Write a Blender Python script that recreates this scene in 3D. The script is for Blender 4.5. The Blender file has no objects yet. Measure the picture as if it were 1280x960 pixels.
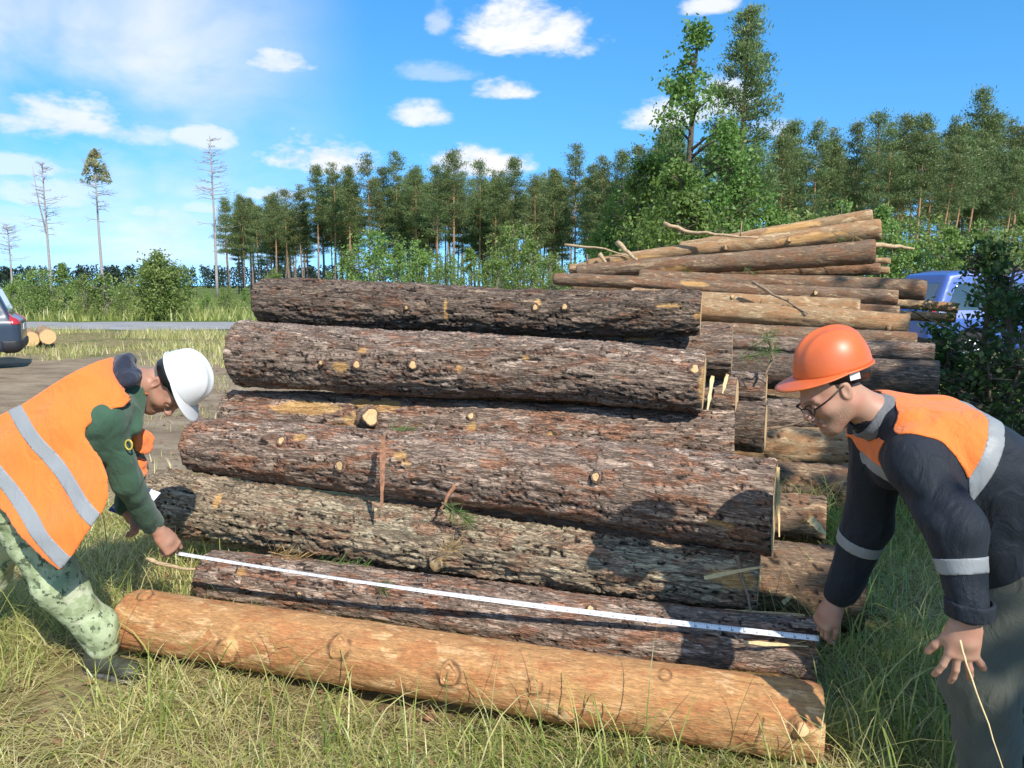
import bpy, bmesh, math, random
import numpy as np
from mathutils import Vector, Matrix

# ---------------------------------------------------------------- camera
S = bpy.context.scene
COL = S.collection
CAMZ = 1.6
PITCH = math.radians(7.3)
FPX = 960.0                      # focal length in photo pixels (1280 wide)
cam_d = bpy.data.cameras.new('camera'); cam = bpy.data.objects.new('camera', cam_d); COL.objects.link(cam)
cam_d.sensor_width = 36.0; cam_d.lens = 36.0*FPX/1280.0
cam_d.clip_start = 0.05; cam_d.clip_end = 6000
cam.location = (0, 0, CAMZ); cam.rotation_euler = (math.pi/2-PITCH, 0, 0)
S.camera = cam

# ---------------------------------------------------------------- light
SUN_TO = Vector((0.37, -0.66, 0.65)).normalized()     # direction towards the sun: right, behind the camera
SUN_EL = math.asin(SUN_TO.z); SUN_AZ = math.atan2(SUN_TO.x, SUN_TO.y)
sun_d = bpy.data.lights.new('sun', 'SUN'); sun = bpy.data.objects.new('sun', sun_d); COL.objects.link(sun)
sun_d.energy = 3.9; sun_d.angle = math.radians(0.55); sun_d.color = (1.0, 0.945, 0.86)
sun.rotation_euler = (-SUN_TO).to_track_quat('-Z', 'Y').to_euler(); sun.location = (8, -5, 12)
S.view_settings.view_transform = 'Standard'; S.view_settings.look = 'None'
S.view_settings.gamma = 1.0; S.view_settings.exposure = 0.66
S.cycles.use_denoising = True
S.cycles.max_bounces = 8; S.cycles.transparent_max_bounces = 12

Fv = Vector((0, math.cos(PITCH), -math.sin(PITCH))); Uv = Vector((0, math.sin(PITCH), math.cos(PITCH))); Rv = Vector((1, 0, 0))
def ray(px, py):
    return Fv + Rv*((px-640)/FPX) - Uv*((py-480)/FPX)
def pt(px, py, d):
    """world point seen at photo pixel (px,py) at depth d metres"""
    return Vector((0, 0, CAMZ)) + ray(px, py)*d
def ptz(px, py, z=0.0):
    r = ray(px, py); return Vector((0, 0, CAMZ)) + r*((z-CAMZ)/r.z)
def pty(px, py, Y):
    r = ray(px, py); return Vector((0, 0, CAMZ)) + r*(Y/r.y)

# ---------------------------------------------------------------- world: sky and clouds
W = bpy.data.worlds.new('World'); S.world = W; W.use_nodes = True
class NT:
    """tiny helper for node trees"""
    def __init__(s, tree): s.t = tree; s.n = tree.nodes; s.l = tree.links
    def new(s, typ, **kw):
        n = s.n.new(typ)
        for k, v in kw.items(): setattr(n, k, v)
        return n
    def put(s, sock, v):
        if isinstance(v, bpy.types.NodeSocket): s.l.new(v, sock)
        else: sock.default_value = v
    def math(s, op, a, b=None, c=None, clamp=False):
        n = s.new('ShaderNodeMath', operation=op); n.use_clamp = clamp
        s.put(n.inputs[0], a)
        if b is not None: s.put(n.inputs[1], b)
        if c is not None: s.put(n.inputs[2], c)
        return n.outputs[0]
    def vmath(s, op, a, b=None):
        n = s.new('ShaderNodeVectorMath', operation=op)
        s.put(n.inputs[0], a)
        if b is not None: s.put(n.inputs[1], b)
        return n.outputs['Value'] if op in ('LENGTH', 'DOT_PRODUCT') else n.outputs[0]
    def mix(s, f, a, b, mode='MIX'):
        n = s.new('ShaderNodeMix', data_type='RGBA', blend_type=mode)
        s.put(n.inputs[0], f); s.put(n.inputs[6], a); s.put(n.inputs[7], b)
        return n.outputs[2]
    def noise(s, vec, scale, detail=4, rough=0.55, dist=0.0, col=False):
        n = s.new('ShaderNodeTexNoise'); s.put(n.inputs['Vector'], vec)
        s.put(n.inputs['Scale'], scale); n.inputs['Detail'].default_value = detail
        n.inputs['Roughness'].default_value = rough; n.inputs['Distortion'].default_value = dist
        return n.outputs['Color'] if col else n.outputs[0]
    def voronoi(s, vec, scale, feature='F1', out='Distance', rnd=1.0):
        n = s.new('ShaderNodeTexVoronoi', feature=feature); s.put(n.inputs['Vector'], vec)
        s.put(n.inputs['Scale'], scale); n.inputs['Randomness'].default_value = rnd
        return n.outputs[out]
    def ramp(s, f, stops, interp='LINEAR'):
        n = s.new('ShaderNodeValToRGB'); n.color_ramp.interpolation = interp
        el = n.color_ramp.elements
        while len(el) < len(stops): el.new(0.5)
        for e, (p, c) in zip(el, stops):
            e.position = p; e.color = (*c, 1) if len(c) == 3 else c
        s.put(n.inputs[0], f); return n.outputs[0]
    def smooth(s, f, lo, hi, a=0.0, b=1.0):
        n = s.new('ShaderNodeMapRange', interpolation_type='SMOOTHSTEP')
        s.put(n.inputs[0], f); n.inputs[1].default_value = lo; n.inputs[2].default_value = hi
        n.inputs[3].default_value = a; n.inputs[4].default_value = b
        return n.outputs[0]
    def scalev(s, vec, sc):
        n = s.new('ShaderNodeMapping'); s.put(n.inputs[0], vec); n.inputs['Scale'].default_value = sc
        return n.outputs[0]

def build_world():
    t = NT(W.node_tree); t.n.clear()
    out = t.new('ShaderNodeOutputWorld'); bg = t.new('ShaderNodeBackground')
    sky = t.new('ShaderNodeTexSky', sky_type='NISHITA'); sky.sun_disc = False
    sky.sun_elevation = SUN_EL; sky.sun_rotation = SUN_AZ
    sky.air_density = 1.0; sky.dust_density = 0.0; sky.ozone_density = 3.0; sky.altitude = 100
    hs = t.new('ShaderNodeHueSaturation'); hs.inputs['Saturation'].default_value = 1.3; hs.inputs['Value'].default_value = 1.1
    hs.inputs['Hue'].default_value = 0.495
    t.l.new(sky.outputs[0], hs.inputs['Color'])
    tc = t.new('ShaderNodeTexCoord'); d = tc.outputs['Generated']
    t.l.new(t.vmath('NORMALIZE', t.vmath('ADD', t.vmath('MULTIPLY', d, (1, 1, .85)), (0, 0, .17))), sky.inputs['Vector'])
    sp = t.new('ShaderNodeSeparateXYZ'); t.l.new(d, sp.inputs[0])
    az = t.math('ARCTAN2', sp.outputs[0], sp.outputs[1])
    el = t.math('ARCSINE', sp.outputs[2])
    # noise on the direction sphere, flattened as clouds are near the horizon
    dv = t.scalev(d, (1, 1, 2.2))
    n1 = t.noise(dv, 9.0, 5, 0.62, 0.3)
    n2 = t.noise(dv, 30.0, 3, 0.65)
    nn = t.math('ADD', t.math('MULTIPLY', t.math('SUBTRACT', n1, 0.5), 2.6), t.math('MULTIPLY', t.math('SUBTRACT', n2, 0.5), 1.3))
    def azel(px, py):
        r = ray(px, py).normalized(); return math.atan2(r.x, r.y), math.asin(r.z)
    # (photo pixel of a cloud, half width, half height in pixels, density)
    clouds = [(665, 32, 95, 40, 1.0), (627, 110, 42, 17, 1.0), (526, 140, 40, 20, .9), (398, 192, 75, 30, 1.0),
              (600, 200, 70, 24, 1.0), (890, 6, 40, 12, .9), (845, 140, 62, 24, .95), (905, 122, 45, 26, .8), (70, 145, 90, 32, .85),
              (350, 76, 48, 18, .8), (255, 168, 45, 20, .75), (20, 205, 60, 16, .6), (195, 264, 34, 10, .6), (250, 259, 26, 9, .6),
              (548, 20, 20, 24, .5), (550, 88, 60, 16, .35), (960, 158, 40, 16, .5), (70, 240, 70, 22, .6), (350, 240, 45, 14, .7), (160, 165, 60, 20, .6)]
    acc = None
    for (px, py, w, h, dens) in clouds:
        a0, e0 = azel(px, py); wa, we = w/FPX*1.05, h/FPX*1.05
        da = t.math('MULTIPLY', t.math('SUBTRACT', az, a0), 1/wa)
        de0 = t.math('SUBTRACT', el, e0-we*0.25)
        de = t.math('MAXIMUM', t.math('MULTIPLY', de0, 1/(we*1.15)), t.math('MULTIPLY', de0, -1/(we*0.62)))  # flatter base
        q = t.math('ADD', t.math('MULTIPLY', da, da), t.math('MULTIPLY', de, de))
        v = t.math('ADD', t.math('SUBTRACT', 0.85, q), nn)
        m = t.math('MULTIPLY', t.smooth(v, -0.12, 0.85), dens)
        acc = m if acc is None else t.math('MAXIMUM', acc, m)
    # thin veil in the left part of the sky
    a1, e1 = azel(230, 110)
    veil_m = t.smooth(az, azel(470, 0)[0], azel(180, 0)[0])
    cn = t.noise(t.scalev(d, (1.5, 1.5, 3.4)), 2.4, 5, 0.55, 0.35)
    veil = t.math('MULTIPLY', t.math('MULTIPLY', veil_m, t.smooth(cn, 0.28, 0.68)), 0.8)
    # the rest of the sky, out of the frame, carries the same scattered clouds
    rest = t.smooth(t.noise(dv, 3.4, 4, 0.62), 0.60, 0.68)
    off = t.math('MAXIMUM', t.smooth(t.math('ABSOLUTE', az), 0.66, 0.8), t.smooth(el, 0.42, 0.55))
    rest = t.math('MULTIPLY', rest, off)
    cl = t.math('MAXIMUM', t.math('MAXIMUM', acc, veil), rest)
    cl = t.math('MULTIPLY', cl, t.smooth(el, 0.0, 0.04))
    shade = t.smooth(n1, 0.3, 0.62)
    ccol = t.mix(shade, (3.6, 3.85, 4.3, 1), (4.35, 4.4, 4.5, 1))
    t.l.new(t.mix(cl, hs.outputs[0], ccol), bg.inputs['Color'])
    bg.inputs['Strength'].default_value = 0.15
    t.l.new(bg.outputs[0], out.inputs[0])
build_world()
W.cycles.sampling_method = 'MANUAL'; W.cycles.sample_map_resolution = 256

# ---------------------------------------------------------------- helpers
def tag(o, label=None, cat=None, group=None, kind=None):
    if label: o['label'] = label
    if cat: o['category'] = cat
    if group: o['group'] = group
    if kind: o['kind'] = kind
    return o
def empty(name, loc, label=None, cat=None, group=None):
    o = bpy.data.objects.new(name, None); COL.objects.link(o); o.location = loc; o.empty_display_size = 0.1
    return tag(o, label, cat, group)
def mesh_from(name, V, F, mat=None, parent=None, smooth=True, attrs=None):
    """V in world coordinates (or in the parent's when the parent carries 'local'); one mesh object"""
    me = bpy.data.meshes.new(name)
    V = np.asarray(V, dtype=np.float32)
    off = np.array(parent_origin(parent), dtype=np.float32)
    V = V-off
    if isinstance(F, np.ndarray):
        k = F.shape[1]; n = len(F)
        me.vertices.add(len(V)); me.vertices.foreach_set('co', V.ravel())
        me.loops.add(n*k); me.loops.foreach_set('vertex_index', F.astype(np.int32).ravel())
        me.polygons.add(n); me.polygons.foreach_set('loop_start', np.arange(0, n*k, k, dtype=np.int32))
        me.update(calc_edges=True)
    else:
        me.from_pydata(V.tolist(), [], F); me.update()
    if smooth: me.polygons.foreach_set('use_smooth', np.ones(len(me.polygons), dtype=bool))
    for k, a in (attrs or {}).items():
        a = np.asarray(a, dtype=np.float32)
        if a.ndim == 1: me.attributes.new(k, 'FLOAT', 'POINT').data.foreach_set('value', a)
        elif a.shape[1] == 3: me.attributes.new(k, 'FLOAT_VECTOR', 'POINT').data.foreach_set('vector', a.ravel())
        else: me.attributes.new(k, 'FLOAT_COLOR', 'POINT').data.foreach_set('color', a.ravel())
    o = bpy.data.objects.new(name, me); COL.objects.link(o)
    if mat: me.materials.append(mat)
    if parent: o.parent = parent
    return o
def parent_origin(p):
    v = Vector((0, 0, 0))
    while p is not None:
        v += p.location; p = p.parent
    return v
def copy_tree(o, parent=None):
    c = o.copy(); COL.objects.link(c); c.parent = parent
    for ch in o.children: copy_tree(ch, c)
    return c

class MB:
    """collects boxes, tubes, discs into one mesh"""
    def __init__(s): s.V = []; s.F = []
    def add(s, V, F):
        o = len(s.V); s.V += [tuple(v) for v in V]; s.F += [tuple(i+o for i in f) for f in F]
    def tube(s, pts, rad, n=8, caps=True):
        pts = [Vector(p) for p in pts]; o = len(s.V)
        if not hasattr(rad, '__len__'): rad = [rad]*len(pts)
        d0 = (pts[1]-pts[0]).normalized(); up = Vector((0, 0, 1)) if abs(d0.z) < .9 else Vector((1, 0, 0))
        a = d0.cross(up).normalized()
        for i, p in enumerate(pts):
            d = (pts[min(i+1, len(pts)-1)]-pts[max(i-1, 0)]).normalized()
            a = (a-d*a.dot(d)).normalized(); b = d.cross(a)
            for k in range(n):
                th = 2*math.pi*k/n; s.V.append(tuple(p+(a*math.cos(th)+b*math.sin(th))*rad[i]))
        for i in range(len(pts)-1):
            for k in range(n):
                s.F.append((o+i*n+k, o+i*n+(k+1) % n, o+(i+1)*n+(k+1) % n, o+(i+1)*n+k))
        if caps:
            s.F.append(tuple(o+k for k in range(n))[::-1]); s.F.append(tuple(o+(len(pts)-1)*n+k for k in range(n)))
        return s
    def box(s, c, h, R=None):
        c = Vector(c); V = []
        for x in (-1, 1):
            for y in (-1, 1):
                for z in (-1, 1):
                    v = Vector((x*h[0], y*h[1], z*h[2]))
                    V.append(c+(R @ v if R is not None else v))
        s.add(V, [(0, 1, 3, 2), (4, 6, 7, 5), (0, 4, 5, 1), (2, 3, 7, 6), (0, 2, 6, 4), (1, 5, 7, 3)]); return s
    def build(s, name, mat, parent=None, smooth=True, bevel=0):
        o = mesh_from(name, np.array(s.V), s.F, mat, parent, smooth)
        if bevel:
            m = o.modifiers.new('bevel', 'BEVEL'); m.width = bevel; m.segments = 2; m.limit_method = 'ANGLE'
        return o

# ---- vectorised noise
def _h(ix, iy, iz, seed):
    x = (ix.astype(np.int64)*374761393 + iy.astype(np.int64)*668265263 + iz.astype(np.int64)*2147483647 + seed*974634777) & 0xffffffff
    x = ((x ^ (x >> 13))*1274126177) & 0xffffffff
    x = ((x ^ (x >> 16))*2246822519) & 0xffffffff
    return (x ^ (x >> 15)) & 0xffffffff
def vnoise(P, seed=0):
    """value noise in [-1,1]"""
    P = np.asarray(P, dtype=np.float64); i = np.floor(P).astype(np.int64); f = P-i
    f = f*f*f*(f*(f*6-15)+10); r = 0
    for dx in (0, 1):
        wx = f[:, 0] if dx else 1-f[:, 0]
        for dy in (0, 1):
            wy = f[:, 1] if dy else 1-f[:, 1]
            for dz in (0, 1):
                wz = f[:, 2] if dz else 1-f[:, 2]
                r = r + wx*wy*wz*(_h(i[:, 0]+dx, i[:, 1]+dy, i[:, 2]+dz, seed)/2147483648.0-1)
    return r
def fbm(P, oct=4, seed=0, gain=.5):
    P = np.asarray(P, dtype=np.float64); a = 1; r = 0
    for k in range(oct): r = r + a*vnoise(P*(2.03**k)+17.3*k, seed+k); a *= gain
    return r
def worley(P, seed=0):
    P = np.asarray(P, dtype=np.float64); i = np.floor(P).astype(np.int64)
    n = len(P); f1 = np.full(n, 9.); f2 = np.full(n, 9.); cid = np.zeros(n)
    for dx in (-1, 0, 1):
        for dy in (-1, 0, 1):
            for dz in (-1, 0, 1):
                c = i+np.array([dx, dy, dz]); h = _h(c[:, 0], c[:, 1], c[:, 2], seed)
                q = c+np.stack([(h & 1023)/1024., ((h >> 10) & 1023)/1024., ((h >> 20) & 1023)/1024.], 1)
                d = np.sqrt(((P-q)**2).sum(1)); nz = d < f1
                f2 = np.where(nz, f1, np.minimum(f2, d)); cid = np.where(nz, ((h*2654435761) & 0xffff)/65535., cid); f1 = np.where(nz, d, f1)
    return f1, f2, cid

# ---------------------------------------------------------------- materials
MAT = {}
def new_mat(name):
    m = bpy.data.materials.new(name); m.use_nodes = True; t = NT(m.node_tree)
    b = t.n['Principled BSDF']; MAT[name] = m
    return m, t, b
def bump(t, b, h, strength, dist):
    n = t.new('ShaderNodeBump'); n.inputs['Strength'].default_value = strength; n.inputs['Distance'].default_value = dist
    t.put(n.inputs['Height'], h); t.l.new(n.outputs[0], b.inputs['Normal'])
def objc(t): return t.new('ShaderNodeTexCoord').outputs['Object']
def attr(t, name, out='Fac'):
    n = t.new('ShaderNodeAttribute'); n.attribute_name = name; return n.outputs[out]
def simple(name, col, rough=.6, metal=0, var=.15, scale=20, spec=.5, bs=0, bd=.01, coat=0):
    m, t, b = new_mat(name); c = objc(t)
    n = t.noise(c, scale, 5, .6)
    lo = tuple(x*(1-var) for x in col); hi = tuple(min(1, x*(1+var)) for x in col)
    t.l.new(t.ramp(n, [(.3, lo), (.7, hi)]), b.inputs['Base Color'])
    b.inputs['Roughness'].default_value = rough; b.inputs['Metallic'].default_value = metal
    b.inputs['Specular IOR Level'].default_value = spec
    if coat: b.inputs['Coat Weight'].default_value = coat; b.inputs['Coat Roughness'].default_value = .05
    if bs: bump(t, b, n, bs, bd)
    return m
# ---------------------------------------------------------------- bark and wood
def bark_mat(name, grey, red, pale, dark, redamt=.5, paleamt=.15, rough=.9, bumpd=.009, moss=0.0, contrast=1.0, crk=1.0):
    m, t, b = new_mat(name); lc = attr(t, 'lc', 'Vector')
    n1 = t.noise(t.scalev(lc, (2.6, 7, 7)), 1.6, 4, .65, .5)         # broad patches
    n3 = t.noise(t.scalev(lc, (9, 52, 52)), 1.0, 5, .7, .9)         # flakes
    n2 = t.noise(t.scalev(lc, (34, 150, 150)), 1.0, 3, .75, .5)       # grain
    cell = attr(t, 'cell'); fis = attr(t, 'fis'); bare = attr(t, 'bare')
    sel = t.math('ADD', t.math('MULTIPLY', n1, .62), t.math('ADD', t.math('MULTIPLY', n3, .26), t.math('MULTIPLY', cell, .12)))
    c = t.mix(t.smooth(sel, .60-.22*redamt, .68-.20*redamt), (*grey, 1), (*red, 1))
    sel2 = t.math('ADD', t.math('MULTIPLY', n3, .7), t.math('MULTIPLY', t.math('SUBTRACT', 1.0, cell), .3))
    c = t.mix(t.math('MULTIPLY', t.smooth(sel2, .66-.22*paleamt, .71-.2*paleamt), .85), c, (*pale, 1))
    if moss: c = t.mix(t.math('MULTIPLY', t.smooth(n1, .40, .6), moss), c, (.20, .185, .10, 1))
    val = t.math('ADD', t.math('MULTIPLY', t.math('ADD', t.math('MULTIPLY', n2, .65), t.math('MULTIPLY', n3, .35)), 2.4*contrast), 1.03-1.2*contrast)
    val = t.math('MAXIMUM', val, .12)
    vm = t.new('ShaderNodeVectorMath', operation='SCALE'); t.l.new(c, vm.inputs[0]); t.l.new(val, vm.inputs['Scale']); c = vm.outputs[0]
    c = t.mix(t.smooth(fis, .9, .25), c, (*dark, 1))
    ca = t.math('ABSOLUTE', t.math('SUBTRACT', t.noise(t.scalev(lc, (3.4, 24, 24)), 1.0, 4, .62, .7), .5)); cb = t.math('ABSOLUTE', t.math('SUBTRACT', t.noise(t.scalev(lc, (8, 62, 62)), 1.0, 3, .65, .9), .5))
    line = t.math('MULTIPLY', t.math('MAXIMUM', t.smooth(ca, .034, .006), t.math('MULTIPLY', t.smooth(cb, .045, .01), .7)), crk)
    c = t.mix(t.math('MULTIPLY', line, .62), c, (*dark, 1))
    wn = t.noise(t.scalev(lc, (4, 55, 55)), 1.0, 3, .6, .5)
    wood = t.ramp(wn, [(.25, (.42, .21, .075)), (.5, (.62, .36, .14)), (.75, (.74, .50, .24))])
    c = t.mix(t.math('MULTIPLY', bare, t.smooth(n3, .18, .36)), c, wood)
    t.l.new(c, b.inputs['Base Color'])
    b.inputs['Roughness'].default_value = rough; b.inputs['Specular IOR Level'].default_value = .3
    h = t.math('ADD', t.math('MULTIPLY', n2, .7), t.math('MULTIPLY', n3, 1.0))
    h = t.math('SUBTRACT', h, t.math('MULTIPLY', line, .8))
    bump(t, b, h, .95, bumpd)
    return m
bark_mat('bark_grey', (.33, .242, .182), (.30, .165, .105), (.54, .41, .31), (.04, .028, .021), .45, .28)
bark_mat('bark_red', (.35, .252, .188), (.37, .19, .115), (.58, .43, .32), (.042, .028, .021), .52, .36)
bark_mat('bark_dark', (.21, .155, .115), (.215, .115, .07), (.37, .26, .175), (.022, .015, .012), .42, .22)
bark_mat('bark_moss', (.40, .305, .20), (.37, .21, .13), (.53, .44, .29), (.036, .026, .018), .45, .3, moss=.15)
bark_mat('bark_orange', (.47, .245, .098), (.43, .188, .072), (.60, .37, .18), (.13, .065, .03), .5, .22, .8, .005, contrast=1.1, crk=.22)
bark_mat('bark_tan', (.38, .25, .135), (.38, .21, .10), (.58, .42, .24), (.07, .042, .024), .55, .36, .85, .0045, contrast=.9, crk=.35)
bark_mat('bark_brown', (.245, .165, .105), (.27, .145, .08), (.48, .33, .19), (.036, .024, .016), .55, .28, .88, .005, crk=.6)
def end_mat(name, a, bcol, dk):
    m, t, b = new_mat(name); rc = attr(t, 'rc', 'Vector')
    sp = t.new('ShaderNodeSeparateXYZ'); t.l.new(rc, sp.inputs[0])
    r = t.vmath('LENGTH', rc)
    wob = t.noise(rc, 9, 4, .5)
    rr = t.math('ADD', r, t.math('MULTIPLY', wob, .05))
    rings = t.math('SINE', t.math('MULTIPLY', rr, 520))
    n = t.noise(rc, 30, 6, .6)
    c = t.mix(t.math('MULTIPLY', t.math('ADD', rings, 1), .28), (*a, 1), (*bcol, 1))
    c = t.mix(t.smooth(n, .5, .72), c, (*dk, 1))
    t.l.new(c, b.inputs['Base Color']); b.inputs['Roughness'].default_value = .85
    saw = t.noise(t.scalev(rc, (30, 400, 30)), 1.0, 3, .6)
    bump(t, b, t.math('ADD', saw, n), .5, .003)
    return m
end_mat('sawn_end', (.66, .45, .22), (.50, .30, .12), (.40, .22, .09))
end_mat('sawn_end_dull', (.42, .29, .15), (.32, .2, .10), (.25, .15, .07))
simple('torn_wood', (.66, .46, .21), .85, var=.35, scale=60, bs=.6, bd=.004)
simple('pale_splinter', (.72, .55, .28), .85, var=.2, scale=40, bs=.5, bd=.003)
simple('twig_bark', (.24, .17, .11), .9, var=.35, scale=50, bs=.6, bd=.003)
simple('stick_pale', (.46, .33, .19), .9, var=.3, scale=40, bs=.5, bd=.003)
simple('bark_strip', (.25, .12, .065), .9, var=.45, scale=45, bs=.8, bd=.004)
simple('pine_needles', (.10, .17, .035), .6, var=.4, scale=30)
simple('dry_needles', (.34, .22, .08), .8, var=.4, scale=30)

class Log: pass
LOGS = []
def make_log(label, A, B, ra, rb, mat, group=None, nu=200, nv=80, seed=0, bark=.008, plate=(9, 26), bend=.008, lump=.045, furrow=.9,
             stubs=(), bare=(), endmat='sawn_end', name='log', cat='log', ends=True):
    """A, B: world centres of the two sawn ends; radii ra, rb.
    stubs: (px,py,radius,length[,tilt]) branch stubs at photo pixels; bare: (px,py,half_len,half_width) peeled patches"""
    rng = np.random.RandomState(seed+11)
    A, B = Vector(A), Vector(B); L = (B-A).length; u = (B-A).normalized()
    a = Vector((0, 0, 1)); a = (a-u*a.dot(u)).normalized(); b = u.cross(a)
    g = Log(); g.A, g.B, g.ra, g.rb, g.u, g.a, g.b, g.L = A, B, ra, rb, u, a, b, L
    s = np.linspace(0, 1, nu); th = np.linspace(0, 2*np.pi, nv, endpoint=False)
    SS, TT = np.meshgrid(s, th, indexing='ij'); SS = SS.ravel(); TT = TT.ravel()
    R0 = ra+(rb-ra)*SS
    R0 = R0*(1+.035*np.exp(-SS*9)*(1 if ra > rb else 0)+.03*np.exp(-(1-SS)*9)*(1 if rb > ra else 0))
    ph = rng.rand(4)*2-1
    bend_a = lambda x: bend*L*np.sin(np.pi*x)*(ph[0]+ph[1]*np.cos(np.pi*x)*1.5)
    bend_b = lambda x: bend*L*np.sin(np.pi*x)*(ph[2]+ph[3]*np.cos(np.pi*x)*1.5)
    bx = bend_a(SS); by = bend_b(SS)
    lc = np.stack([SS*L, R0*np.cos(TT), R0*np.sin(TT)], 1)+np.array([seed*3.1, seed*1.7, 0])
    rad = R0*(1+lump*fbm(lc*np.array([1.6, 5, 5]), 3, seed))
    # bark: long cracks, plates and thin overlapping flakes
    warp = np.stack([fbm(lc*np.array([5, 12, 12]), 3, seed+5+k) for k in range(3)], 1)
    q = lc*np.array([plate[0], plate[1], plate[1]])+warp*.9
    f1, f2, cid = worley(q, seed); edge = f2-f1
    ln1 = np.abs(fbm(lc*np.array([2.6, 19, 19])+warp*.5, 4, seed+21)); ln2 = np.abs(fbm(lc*np.array([8, 40, 40])+warp*.8, 3, seed+22))
    gate = np.clip(.6+1.1*fbm(lc*np.array([2.2, 6, 6]), 3, seed+41), 0, 1)
    crack = np.clip(1-ln1/.085, 0, 1)*furrow+np.clip(1-edge/.12, 0, 1)*.35*furrow*gate*furrow
    crack2 = np.clip(1-ln2/.085, 0, 1)
    step = np.floor((fbm(lc*np.array([6, 34, 34])+warp*.6, 4, seed+31)+.9)*4)/4
    step2 = np.floor((fbm(lc*np.array([15, 78, 78]), 3, seed+32)+.9)*3)/3
    rad = rad+bark*(-1.0*np.clip(crack, 0, 1)-.35*crack2*gate+.25*(cid-.5)+.75*(step-.9)+.45*(step2-.9))
    rad += bark*.3*fbm(lc*np.array([60, 150, 150]), 2, seed+3)
    # ragged ends
    er = np.minimum(SS, 1-SS)*L
    rad -= np.clip(1-er/.03, 0, 1)**2*.006*(1+fbm(lc*20, 2, seed+8))
    fis = 1-np.clip(np.maximum(crack*1.0, crack2*.55*gate*furrow), 0, 1)
    bm = np.zeros(len(SS))
    Uu, Aa, Bb = [np.array(v) for v in (u, a, b)]
    def pos(rad):
        return np.array(A)+np.outer(SS*L, Uu)+np.outer(bx+rad*np.cos(TT), Aa)+np.outer(by+rad*np.sin(TT), Bb)
    P0 = pos(R0)
    N0 = np.outer(np.cos(TT), Aa)+np.outer(np.sin(TT), Bb)
    C = np.array([0, 0, CAMZ]); D = P0-C
    dep = D @ np.array(Fv); sx = 640+FPX*D[:, 0]/dep; sy = 480-FPX*(D @ np.array(Uv))/dep
    facing = (N0*D).sum(1) < 0
    def at(px, py):
        e = (sx-px)**2+(sy-py)**2+np.where(facing, 0, 1e7); k = int(e.argmin())
        return k
    g.at = lambda px, py: (Vector(P0[at(px, py)]), Vector(N0[at(px, py)]))
    for (px, py, hl, hw) in bare:
        k = at(px, py); ds = (SS-SS[k])*L/hl; dt = ((TT-TT[k]+np.pi) % (2*np.pi)-np.pi)*R0/hw
        qd = ds*ds+dt*dt+.7*fbm(lc*np.array([12, 26, 26]), 3, seed+61)
        bm = np.maximum(bm, np.clip((1-qd)*3.5, 0, 1))
    rad = rad*(1-bm)+bm*(R0*(1+.2*lump*fbm(lc*np.array([3, 9, 9]), 2, seed))-bark*.9+.002*fbm(lc*np.array([6, 90, 90]), 2, seed+4))
    stub_list = []
    for st in stubs:
        px, py, r, ln = st[:4]; k = at(px, py)
        d2 = ((P0-P0[k])**2).sum(1); dr = np.sqrt(d2)/r; fis = np.minimum(fis, 1-.62*np.exp(-((dr-1.45)/.4)**2)*np.clip(.9+.8*fbm(lc*40, 2, seed+k), 0, 1)); rad = rad+np.exp(-d2/(2*(r*1.25)**2))*min(r*.55, .02)
        stub_list.append((Vector(P0[k]), Vector(N0[k]), r, ln, st[4] if len(st) > 4 else 0))
    V = pos(rad)
    i, j = np.meshgrid(np.arange(nu-1), np.arange(nv), indexing='ij'); i = i.ravel(); j = j.ravel(); j2 = (j+1) % nv
    F = np.stack([i*nv+j, i*nv+j2, (i+1)*nv+j2, (i+1)*nv+j], 1)
    rim = []
    nV = len(V)
    rims = []
    for e, ri in ((0, 0), (1, nu-1)):
        ring = V[ri*nv:(ri+1)*nv]; c = ring.mean(0); inner = c+(ring-c)*.93
        rims.append((inner, c))
        V = np.vstack([V, inner]); k0 = nV; nV += nv; jj = np.arange(nv); jn = (jj+1) % nv
        f = np.stack([ri*nv+jj, k0+jj, k0+jn, ri*nv+jn], 1)
        F = np.vstack([F, f if e == 0 else f[:, ::-1]])
    ex = lambda x, v0, v1: np.concatenate([x, np.full(nv, v0), np.full(nv, v1)])
    lcx = np.vstack([lc, lc[:nv]*.97, lc[-nv:]*.97])
    root = empty(name, (A+B)/2-Vector((0, 0, max(ra, rb))), label, cat, group)
    mesh_from('bark', V, F, MAT[mat], root, True, {'lc': lcx, 'cell': ex(cid, .5, .5), 'fis': ex(fis, 1, 1), 'bare': ex(bm, 0, 0)})
    for e, (inner, c) in enumerate(rims):
        sg = -1 if e == 0 else 1
        K = 5; VV = []; RC = []
        off = np.array(u)*sg*.001
        for kk in range(K):
            f = 1-kk/K; ring = c+(inner-c)*f
            ring = ring+off+np.outer(.0025*fbm(ring*23, 2, seed+e), np.array(u))*(1 if kk else 0)*sg
            VV.append(ring); RC.append(np.stack([(ring-c) @ Aa, (ring-c) @ Bb, np.full(nv, seed*.3)*0], 1))
        VV.append((c+off)[None]); RC.append(np.zeros((1, 3)))
        VV = np.vstack(VV); RC = np.vstack(RC); FF = []
        for kk in range(K-1):
            for jj in range(nv):
                q = (kk*nv+jj, kk*nv+(jj+1) % nv, (kk+1)*nv+(jj+1) % nv, (kk+1)*nv+jj); FF.append(q if e else q[::-1])
        for jj in range(nv):
            q = ((K-1)*nv+jj, (K-1)*nv+(jj+1) % nv, K*nv); FF.append(q if e else q[::-1])
        mesh_from('cut_end', VV, FF, MAT[endmat], root, True, {'rc': RC})
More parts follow.
